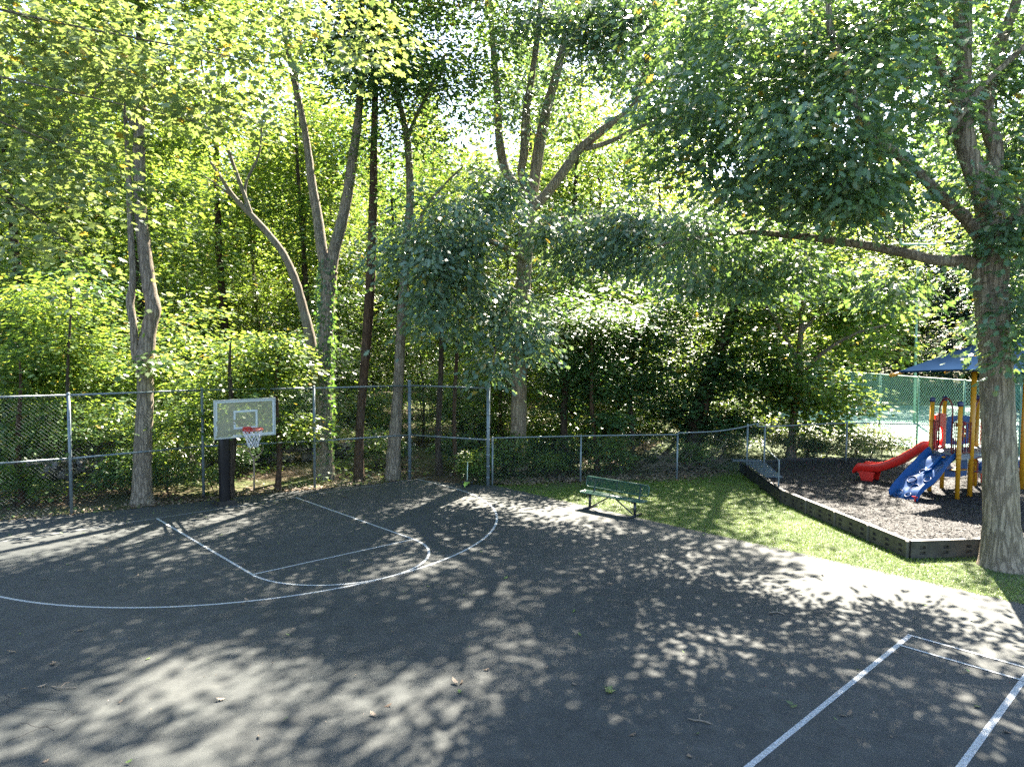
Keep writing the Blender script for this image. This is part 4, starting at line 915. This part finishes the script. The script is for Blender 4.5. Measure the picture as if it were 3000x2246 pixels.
d4 = depth_of(gp(775,1035))
make_tree('pine_tree', 'reddish straight trunk behind the fence between the forked tree and the fence corner', 'tree', gp(775,1035), [pstem([(775,1038,24),(776,960,19),(780,880,18),(790,760,20),(797,660,22),(802,560,20),(806,430,18),(808,300,15),(812,150,12),(815,0,9),(818,-160,5)], d4)],
 [pblob(810,100,d4,120,140,1.6,70), pblob(815,-150,d4,200,180,2.4,110), pblob(830,420,d4,70,60,.9,18)], 44, M_bark_red, M_dark, T_LO, clump=5, per=34, size=.16, rh=.40, rv=.14, minz=8, flare=.1)
d5 = depth_of(gp(848,1034))
make_tree('oak_tree', 'mottled slim oak just left of the fence corner with dense dark foliage high above', 'tree', gp(848,1034), [pstem([(848,1040,34),(850,980,30),(856,900,25),(862,800,22),(867,700,21),(874,600,19),(880,500,18),(886,430,17),(882,330,16),(872,260,14),(858,200,11),(850,80,9),(846,-80,6)], d5),
  pstem([(880,300,10),(900,250,8,-.4),(930,190,7,-.9),(960,120,5,-1.3)], d5), pstem([(868,650,9),(905,480,7,.6),(950,410,6,.9),(1000,360,4,1.2)], d5)],
 [pblob(880,150,d5-1,170,130,1.8,130), pblob(990,160,d5-.6,130,130,1.6,80), pblob(790,70,d5-.6,110,110,1.4,60), pblob(900,-120,d5,260,150,2.6,120), pblob(900,340,d5,90,50,1.1,24)], 55, M_bark_grey, M_dark, T_LO, clump=6, per=38, size=.16, rh=.40, rv=.16, minz=6, flare=.15)

# maples at the right of the wood
d9 = depth_of(gp(1708,990))
make_tree('maple_tree', 'broad sunlit maple with short slim trunk behind the low fence beside the playground', 'tree', gp(1708,990), [pstem([(1708,994,24),(1711,940,17),(1716,890,17),(1722,820,15),(1728,740,13),(1735,650,11),(1740,560,8),(1742,470,5)], d9),
  pstem([(1722,820,10),(1780,760,8,-.6),(1850,720,6,-1.2),(1920,700,4,-1.6)], d9), pstem([(1725,780,10),(1680,700,8,-.6),(1640,640,6,-1.)], d9), pstem([(1730,720,9),(1800,640,7,.4),(1860,600,4,.8)], d9)],
 [pblob(1760,640,d9+.6,200,110,1.3,84), pblob(1850,730,d9+.6,130,110,1.0,80), pblob(1640,740,d9-.6,110,110,1.3,60), pblob(1800,860,d9,100,55,1.2,46), pblob(1710,840,d9-1.1,110,60,1.,40), pblob(1760,480,d9+1,190,90,1.6,44), pblob(1900,610,d9+.8,60,60,.9,30)], 91, M_bark_grey, M_maple, T_MAPLE, clump=5, per=46, size=.19, rh=.42, rv=.12, minz=1.8, flare=.2)
b8 = px(1500, 985, 27.6); b8[2] = -.05; d8 = depth_of(b8)
make_tree('leaning_oak', 'thick dark trunk leaning right behind the low fence with a slim stem alongside', 'tree', b8, [[[b8]+[px(u, v, d8) for u, v in ((1500,960),(1508,900),(1522,850),(1540,795),(1560,740),(1580,680),(1600,600),(1615,500),(1620,380),(1625,250),(1630,120))], [pxm(q, d8)/2 for q in (44,40,38,35,32,29,26,23,20,16,12,7)]],
  pstem([(1520,905,9,-.6),(1530,850,9,-.6),(1545,790,9,-.6),(1560,735,8,-.6),(1575,690,7,-.6)], d8)],
 [pblob(1530,640,d8+.4,190,90,1.3,120), pblob(1400,700,d8-.6,140,70,1.4,110), pblob(1480,800,d8+.2,130,60,1.,60), pblob(1650,800,d8+.3,90,60,1.,40), pblob(1560,440,d8+.8,200,110,1.5,44), pblob(1600,200,d8,220,130,2.4,40), pblob(1560,800,d8-.3,120,45,1.,34)], 81, M_bark_dark, M_dark, T_MAPLE, clump=6, per=40, size=.18, rh=.44, rv=.13, minz=4, flare=.2)
for i, (u, v, lab, bl, mm) in enumerate((
   (1432, 985, 'low leafy maple sapling overhanging the low fence rail right of the bench', [(1530,900,-.4,120,32,.9,50),(1440,870,-.2,100,40,.9,44),(1600,925,-.4,70,18,.6,14)], M_dark),
   (1362, 1000, 'thin maple sapling with flat dark sprays behind the bench', [(1370,830,0,120,50,1.1,60),(1330,720,.2,140,60,1.2,64)], M_dark),
   (1290, 1020, 'slender maple sapling behind the low fence just left of the bench', [(1270,800,.5,110,60,1.1,60),(1250,690,.6,110,70,1.1,60),(1320,905,-.1,70,20,.8,14)], M_dark),
   (985, 1028, 'straight pale sapling trunk seen through the corner fence panel', [(985,560,1,90,100,1.4,34),(1000,700,1,80,60,1.2,30)], M_maple),
   (950, 1028, 'dark slim trunk leaning a little behind the corner fence panel', [(950,500,1.5,100,120,1.6,40),(930,720,1.2,70,60,1.2,24)], M_maple),
   (500, 1080, 'thin maple sapling behind the black padded post', [(500,840,1,110,50,1.3,40),(560,760,1.2,100,60,1.3,40),(430,900,.6,90,40,1.1,30)], M_maple),
   (600, 1062, 'brown sapling trunk behind the fence right of the hoop', [(600,780,1,90,70,1.2,40),(620,920,.3,60,30,.9,22)], M_maple),
   (150, 1092, 'dark sapling behind the leftmost visible fence post', [(150,760,1,130,70,1.4,50),(180,900,.6,120,50,1.2,44),(100,650,1.4,130,80,1.6,50)], M_maple),
   (45, 1098, 'brown twin sapling at the far left behind the fence', [(40,800,1,110,70,1.4,44),(60,940,.5,90,40,1.1,30)], M_maple),
   (1225, 1012, 'black leaning trunk behind the low fence between the oak and the bench', [(1215,720,1,90,90,1.4,50),(1240,860,.4,80,40,1.1,26)], M_dark))):
    b = gp(u, v); dd_ = depth_of(b)+.4; b = px(u, v, dd_); b[2] = -.04
    tu, tv = bl[0][0], min(q[1] for q in bl)-20
    hw = 16 if 'black' in lab else 13 if ('dark slim' in lab or 'brown' in lab) else 9
    st = [[b]+[px(u+(tu-u)*f+4*math.sin(f*7+i), v+(tv-v)*f, dd_+.1*math.sin(f*5)) for f in (.12,.25,.4,.55,.7,.85,1.)], [pxm(hw*q, dd_)/2 for q in (1.2,1,.95,.9,.8,.65,.45,.25)]]
    make_tree('maple_sapling', lab, 'sapling', b, [st], [pblob(q[0], q[1], dd_+q[2], q[3], q[4], q[5], q[6]) for q in bl], 200+i, M_bark_dark if 'black' in lab or 'dark' in lab else M_bark_red, mm, T_MAPLE if v < 1000 else T_LO, 'saplings along the edge of the wood', seg=8, per=50, size=.16, rh=.42, rv=.10, minz=1.0, flare=.1, tilt=.35)
bt = np.array([26.2,-12.4,-.04])  # added maple, its crown placed to dapple the canopy and mulch with shade
make_tree('maple_tree', 'added open-crowned shading maple beyond the play set, mostly hidden by the big oak trunk', 'tree', bt, [[[bt, bt+[.1,0,2.5], bt+[.1,.1,5], bt+[.2,0,8], bt+[.2,0,12]], [.2,.17,.15,.11,.04]]], [(bt+[0,0,9.5],(4.4,3.8,3.2),220), (bt+[-1.5,0,6.5],(2.6,2.6,1.4),40)], 93, M_bark_dark, M_maple, T_LO, clump=7, per=34, size=.2, rh=.45, rv=.16, minz=4)
# maple whose branches hang into the upper left of the view
b0_ = np.array([-13.5, -7.5, -.04])
r0_ = np.random.default_rng(5)
stl = [[[b0_, b0_+[.1,.1,2.5], b0_+[.2,0,5], b0_+[.2,.2,8], b0_+[.4,.3,12], b0_+[.4,.4,16]], [.32,.27,.25,.21,.15,.06]]]
for k, (u, v, dp) in enumerate(((120,60,9.5),(420,230,9.5),(640,120,10.5),(760,40,11),(260,330,9),(90,430,9),(330,150,10),(520,20,10.5),(60,250,8.6),(180,520,9.6))):
    e_ = px(u, v, dp); z0_ = 5.2+k*.55; s_ = b0_*[1,1,0]+[.2,.1,z0_]; md = s_*.5+e_*.5+[0,0,.9]
    stl.append([[s_, s_*.75+e_*.25+[0,0,.9]+r0_.normal(size=3)*.2, md+r0_.normal(size=3)*.25, s_*.25+e_*.75+[0,0,.55]+r0_.normal(size=3)*.15, e_-[0,0,.2]], [.05,.035,.024,.014,.006]])
bll = [pblob(110,90,9.3,150,100,1.1,60), pblob(330,170,9.8,170,110,1.2,64), pblob(560,100,10.4,170,90,1.2,56), pblob(740,50,11,110,60,1.,26), pblob(90,300,9,130,110,1.,52), pblob(200,350,9.2,90,60,.9,20), pblob(80,470,9.4,80,90,1.,22), pblob(450,230,9.6,90,40,.9,14), pblob(200,-160,10,400,160,2.,120), pblob(-300,200,10,250,300,2.5,110)]
make_tree('maple_tree', 'pale maple left of the view whose thin hanging branches fill the top left corner', 'tree', b0_, stl, bll, 15, M_twigbark, M_pale, T_MAPLE, clump=5, csize=.4, per=19, size=.115, droop=.35, rh=.26, rv=.12, minz=4.5, seg=12, taper=.009)
# ------------------------------------------------------------------ the wood behind: four kinds of tall tree, four of low tree, three of shrub, copied
def proto_tall(i, lab, leafm, bark):
    rng = np.random.default_rng(300+i); H = 19+2*i; r = .17+.03*i
    P = [np.array([.25*math.sin(z*.25+i), .25*math.cos(z*.2+i*2), z]) for z in np.linspace(-.1, H, 9)]; R = [r*(1-.85*k/8) for k in range(9)]
    bl = [((0,0,H*.62),(3.5,3.5,H*.38),190), ((rng.normal()*1.2,rng.normal()*1.2,H*.4),(2.6,2.6,2.2),46), ((1.5,-1,H*.8),(2.5,2.5,3),50)]
    return make_tree('woodland_tree', lab, 'tree', (0,0,0), [[P, R]], bl, 310+i, bark, leafm, T_LO, 'tall trees filling the wood behind the fence', seg=9, per=30, clump=5, csize=.7, size=.25, rh=.5, rv=.2, minz=4, flare=.2, min_r=.012)
def proto_low(i, lab, leafm):
    rng = np.random.default_rng(400+i); H = 6.5+.8*i
    P = [np.array([.3*math.sin(z*.5+i), .3*math.cos(z*.4+i*2)-.3, z]) for z in np.linspace(-.1, H, 7)]; R = [.06*(1-.85*k/6) for k in range(7)]
    bl = [((0,0,H*.62),(2.5,2.5,H*.36),95), ((rng.normal(),rng.normal(),H*.3),(1.8,1.8,.9),26)]
    return make_tree('understorey_tree', lab, 'tree', (0,0,0), [[P, R]], bl, 410+i, M_bark_dark, leafm, T_LO, 'low leafy trees under the tall wood', seg=7, clump=4, csize=.5, per=34, size=.19, rh=.5, rv=.10, tilt=.35, minz=1.2, flare=.1, min_r=.008)
def proto_shrub(i, lab, leafm):
    rng = np.random.default_rng(500+i); st = []
    for k in range(5):
        a = rng.random()*6.28; st.append([[np.array([0,0,-.05]), np.array([math.cos(a)*.2, math.sin(a)*.2, .5]), np.array([math.cos(a)*.5, math.sin(a)*.5, 1.1])], [.014,.011,.005]])
    return make_tree('shrub', lab, 'shrub', (0,0,0), st, [((0,0,.8),(.85,.85,.6),44)], 510+i, M_bark_dark, leafm, T_LO if i else T_OVAL, 'shrubs along the foot of the wood', seg=5, per=34, size=.13, rh=.2, rv=.1, tilt=.5, minz=.2, flare=0, min_r=.004)
talls = [proto_tall(0, 'slim grey-barked tree deep in the sunlit wood behind the fence', M_maple, M_bark_grey), proto_tall(1, 'dark-barked tall tree deep in the wood behind the fence', M_maple, M_bark_dark), proto_tall(2, 'reddish-barked tall tree deep in the wood behind the fence', M_maple, M_bark_red), proto_tall(3, 'blue-green tall tree rising behind the tennis court', M_teal, M_bark_dark)]
lows = [proto_low(0, 'yellow-green understorey tree with flat leaf sprays in the wood', M_maple), proto_low(1, 'bushy bright understorey tree deep in the wood', M_maple), proto_low(2, 'dark-leaved understorey tree in the shade of the wood', M_dark), proto_low(3, 'rounded pale blue-green tree behind the tennis court', M_teal)]
shrubs = [proto_shrub(0, 'small light green weedy shrub on the sunny bank by the playground', M_weed), proto_shrub(1, 'bright green shrub at the foot of the wood behind the fence', M_maple), proto_shrub(2, 'dark green shrub at the foot of the wood behind the fence', M_dark)]
rw = np.random.default_rng(77)
heroes = [np.array(o.location[:2]) for o in bpy.data.objects if o.type == 'EMPTY' and o.get('category') in ('tree', 'sapling') and o.location.length > .1]
used = {}
def put(proto, xy, s, z=-.05):
    o = proto if proto.name not in used else copy_tree(proto); used[proto.name] = 1
    o.location = (float(xy[0]), float(xy[1]), z); o.rotation_euler = (0, 0, rw.random()*6.283); o.scale = (s, s, s*(.92+.16*rw.random())); return o
def free(p, pts, dmin): return all((p[0]-q[0])**2+(p[1]-q[1])**2 > dmin*dmin for q in pts)
tenn = [tuple(T0-TN*2), tuple(T1-TN*2), tuple(T1+TN*(TW+.5)), tuple(T0+TN*(TW+.5))]
mead = [(-40,24),(-7,24),(2.5,34),(3.5,60),(-40,60)]
keep = list(heroes); placed = []
def ok(p):
    q = np.array([p])
    return not (inside(tenn, q)[0] or inside(mead, q)[0] or inside(bed, q)[0])
def beyond(x, y, off):      # outside the fence lines of court, lawn and playground
    if x < 7: return y > 2.0-.3*(x if x > -7 else -7-.5*(x+7))*1+off-.3 if x < 6 else y > off
    if x < 16: return y > -2.4-.62*(x-7)*.75+off
    return y > -6.2-.55*(x-16)+off+1.2
n = 0; tries = 0
while n < 112 and tries < 9000:
    tries += 1; az = math.radians(rw.uniform(-4, 92)); r = 27+63*rw.random()**.8; p = CAM[:2]+r*np.array([math.sin(az), math.cos(az)])
    if not beyond(p[0], p[1], 3.2) or not ok(p) or not free(p, keep, 2.9+r*.022): continue
    if -17.5 < -.423*p[0]+.906*p[1] < -5.5 and r < 50: continue
    if 2. < -.423*p[0]+.906*p[1] < 7.5 and r < 46: continue
    if -5.5 < -.423*p[0]+.906*p[1] < 2. and r < 34: continue
    keep.append(p); behind = (p-TA)@TN > TW-2
    put(talls[3] if behind and rw.random() < .7 else talls[int(rw.integers(0, 3))], p, rw.uniform(.8, 1.15)); n += 1
n = 0; tries = 0; k2 = list(heroes)
while n < 135 and tries < 9000:
    tries += 1; az = math.radians(rw.uniform(2, 90)); r = 21+62*rw.random()**.9; p = CAM[:2]+r*np.array([math.sin(az), math.cos(az)])
    if not beyond(p[0], p[1], 2.6) or not ok(p) or not free(p, k2, 1.7): continue
    k2.append(p); behind = (p-TA)@TN > TW-2
    put(lows[3] if behind and rw.random() < .6 else lows[int(rw.integers(0, 3))], p, rw.uniform(.6, 1.15)); n += 1
n = 0; tries = 0
while n < 110 and tries < 9000:
    tries += 1; az = math.radians(rw.uniform(4, 82)); r = 20+26*rw.random()**1.3; p = CAM[:2]+r*np.array([math.sin(az), math.cos(az)])
    if not beyond(p[0], p[1], .75) or not ok(p): continue
    sunny = p[0] > 15.5 and p[1] > -9
    put(shrubs[0] if sunny else shrubs[1+int(rw.integers(0, 2))], p, rw.uniform(.5, 1.1)*(.9 if sunny else 1)); n += 1
for u, v in ((1740,985),(1780,990),(1850,975),(1880,985),(1760,965),(1890,960),(1820,970),(1700,985),(1840,990),(1870,965),(1905,975),(1930,985),(1790,960),(1670,975),(1720,970)):
    put(shrubs[0], gp(u, v, .1)[:2], rw.uniform(.55,.9), 0.)
# far wood closing the view: one mass of leaves
rf = np.random.default_rng(21); n = 125000; az = np.radians(rf.uniform(-8, 96, n)); r = rf.uniform(88, 112, n); z = rf.random(n)**.9*38*(.78+.25*np.sin(az*23)*np.sin(az*61+1))
P = np.c_[CAM[0]+r*np.sin(az), CAM[1]+r*np.cos(az), z]; a = rf.random(n)*6.283
o = leaf_mesh('distant_wood', T_LO, P, np.c_[np.cos(a), np.sin(a), rf.normal(size=n)*.3], np.c_[rf.normal(size=(n,2))*.6, np.ones(n)], .7+.7*rf.random(n), rf.random(n)*.95, M_far); o['kind'] = 'stuff'

# ------------------------------------------------------------------ leaf litter, ground plants, stones, small things
rl = np.random.default_rng(31)
def scatter(name, P, z, m, T, s0, s1, flat=.35, seed=1, tone=None):
    r = np.random.default_rng(seed); n = len(P); a = r.random(n)*6.283
    o = leaf_mesh(name, T, np.c_[P, np.full(n, z)+r.random(n)*.03], np.c_[np.cos(a), np.sin(a), r.normal(size=n)*.15], np.c_[r.normal(size=(n,2))*flat, np.ones(n)], s0+(s1-s0)*r.random(n), r.random(n)*.999 if tone is None else tone, m, curl=-.2)
    o['kind'] = 'stuff'; return o
ex = np.array(edge[:140]); i = rl.integers(60, 140, 5200); P = ex[i]+np.c_[rl.normal(size=5200)*.3, np.abs(rl.normal(size=5200))*.45-.10]
Q = np.c_[rl.uniform(7.4, 15, 3000), rl.normal(size=3000)*.45]; Q[:,1] += np.interp(Q[:,0], [7,9.7,12.35,15.2], [-1.9,-3.4,-5.2,-5.6])
scatter('leaf_litter', np.vstack([P, Q]), .0, M_litter, T_OVAL, .05, .12, .5, 3)
P = np.c_[rl.uniform(-9, 15, 26000), rl.uniform(-3, 22, 26000)]; P = np.array([p for p in P if beyond(p[0], p[1], .5)])[:9000]
scatter('forest_litter', P, -.03, M_litter, T_OVAL, .06, .13, .5, 4)
P = np.c_[rl.uniform(-10, 24, 60000), rl.uniform(-9, 26, 60000)]; P = np.array([p for p in P if beyond(p[0], p[1], .35)])
cl_ = np.sin(P[:,0]*1.3+2*np.sin(P[:,1]*.8))+np.sin(P[:,1]*1.7); P = P[cl_ > .1][:16000]
r_ = np.random.default_rng(12); n = len(P); a = r_.random(n)*6.283
o = leaf_mesh('ground_plants', T_MAPLE, np.c_[P, .02+r_.random(n)**2*.32], np.c_[np.cos(a), np.sin(a), r_.normal(size=n)*.2], np.c_[r_.normal(size=(n,2))*.35, np.ones(n)], .07+.09*r_.random(n), r_.random(n)*.97, M_maple); o['kind'] = 'stuff'
P = np.c_[rl.uniform(-12, 7.2, 900), rl.uniform(-18, 1, 900)]; P = P[rl.random(900) < .18+.5*np.exp(-np.abs(P[:,1]-.5)/1.5)][:230]
scatter('fallen_leaves', P, .003, M_litter, T_OAK, .05, .12, .3, 5, tone=np.where(rl.random(len(P)) < .45, .999, rl.random(len(P))*.9))
P = np.c_[rl.uniform(-9, 7.2, 700), rl.uniform(-18, -1, 700)]
scatter('acorn_bits', P, .002, M_litter, T_OVAL, .012, .03, .6, 6)
def leaf_thing(u, v, label, n, s, m, T=T_OAK, tone=.6, seed=1, cat='leaf'):
    p = gp(u, v); r = np.random.default_rng(seed); a = r.random(n)*6.283
    t = leaf_mesh('fallen_leaf', T, p+np.c_[r.normal(size=(n,2))*s*.2, .006+.02*np.arange(n)/max(1,n-1)+.01], np.c_[np.cos(a), np.sin(a), .1*r.normal(size=n)], np.c_[r.normal(size=(n,2))*.3, np.ones(n)], np.full(n, s), np.full(n, tone), m, curl=-.25)
    tag(t, label, cat, 'single leaves lying on the court')
leaf_thing(1318,1494, 'bright green leaf sprig lying on the dark asphalt near the front', 5, .10, M_weed, T_MAPLE, .9, 2)
leaf_thing(990,1479, 'olive brown fallen leaf on the asphalt left of the green sprig', 2, .13, M_litter, T_OVAL, .55, 3)
leaf_thing(72,1487, 'pale grey oak leaf near the left side of the court', 2, .11, M_litter, T_OAK, .93, 4)
leaf_thing(108,1434, 'tan curled oak leaf near the left side of the court', 2, .11, M_litter, T_OAK, .7, 5)
leaf_thing(538,1302, 'grey curled leaf just outside the three point line', 2, .11, M_litter, T_OAK, .85, 6)
leaf_thing(1485,1628, 'tan leaf at the lower front of the court left of the small box', 1, .10, M_litter, T_OAK, .7, 7)
leaf_thing(1833,1546, 'rusty oak leaf between the white lines of the small box', 2, .11, M_litter, T_OAK, .4, 8)
leaf_thing(1711,1526, 'green fallen leaf beside the slanting white box line', 2, .09, M_weed, T_OVAL, .3, 9)
M_tw = plain('dead_twig', (.16,.13,.10), .85, var=.3, scale=30)
def twig(pts, label, r=.008):
    P = [gp(u, v)+[0,0,.010+.012*(k % 2)] for k, (u, v) in enumerate(pts)]; mb = MB(); mb.tube(smooth_path(P, 4), r, 5)
    q = P[len(P)//2]; mb.tube([q, q+[.06,.05,.02], q+[.12,.06,.012]], r*.6, 4)
    o = unk(mb.build('fallen_twig', M_tw)); tag(o, label, 'twig', 'twigs lying on the court')
twig([(1487,1553),(1500,1558),(1512,1557),(1525,1562),(1536,1564)], 'short forked twig on the asphalt at the lower front', .009)
twig([(1666,1323),(1680,1324),(1695,1328)], 'dark bent twig on the asphalt below the lawn edge', .012)
twig([(112,1483),(130,1488),(165,1486)], 'thin pale curved twig on the left of the court', .006)
# bare forked stem behind the hoop
rb_ = np.random.default_rng(3); b = gp(548,1062)+[0,.9,0]; db = depth_of(b)
bs = thing('bare_stem', 'bare pale forked dead stem behind the hoop and below its net', 'dead stem', (b[0], b[1], 0))
mb = MB()
for q in ([(549,1062,4),(549,1010,4),(548,990,4),(541,978,3),(528,967,2.5),(518,965,1.5)], [(548,990,3.5),(558,984,3),(566,975,2),(569,964,1.5)], [(541,978,2.5),(538,964,2),(540,950,1.2)], [(528,967,1.6),(532,958,1)]):
    P = [px(u, v, db) for u, v, w_ in q]; mb.tube(P, [max(.006, pxm(w_, db)/2) for u, v, w_ in q], 6)
mb.build('stem', M_twig, bs, True)
# old dry-stone wall among the trees
M_st = plain('mossy_stone', (.13,.12,.11), .9, var=.5, scale=4, bmp=.5)
sw = thing('stone_wall', 'low tumbled dry-stone wall in the wood behind the left fence', 'wall', (1.5, 6.2, 0)); mb = MB(); rs_ = np.random.default_rng(44)
for k in range(150):
    x = rs_.uniform(-4.5, 7.5); lay = rs_.integers(0, 3); c = np.array([x, 7.2-.25*x+rs_.normal()*.16, .1+.17*lay]); ss = rs_.uniform(.12, .26, 3)*[1.3,1,.7]
    u_ = np.linspace(0, math.pi, 5); w_ = np.arange(7)*2*math.pi/7; G = [[c+ss*np.array([math.sin(a)*math.cos(b_), math.sin(a)*math.sin(b_), math.cos(a)])*(1+.18*rs_.normal()) for b_ in w_] for a in u_]; mb.grid(np.array(G), True)
mb.build('stones', M_st, sw)
# brush pile of dead branches behind the low fence
bpile = thing('brush_pile', 'heap of dry grey branches behind the low fence near the black wall', 'brush pile', (14.2,-4.2,0)); mb = MB(); rp2 = np.random.default_rng(45)
for k in range(150):
    c = np.array([rp2.uniform(12.6, 15.6), 0, 0]); c[1] = -4.3-.28*(c[0]-12.6)+rp2.normal()*.35; z = abs(rp2.normal())*.35; a = rp2.random()*3.14; l_ = rp2.uniform(.4, 1.1)
    d = np.array([math.cos(a), math.sin(a), rp2.normal()*.4])*l_; p = c+[0,0,z+.05]; mb.tube([p-d/2, p+rp2.normal(size=3)*.06, p+d/2], [.012,.010,.004], 4, cap=False)
mb.build('branches', M_dead, bpile)
for o in bpy.data.objects:
    if '_o' in o: del o['_o']
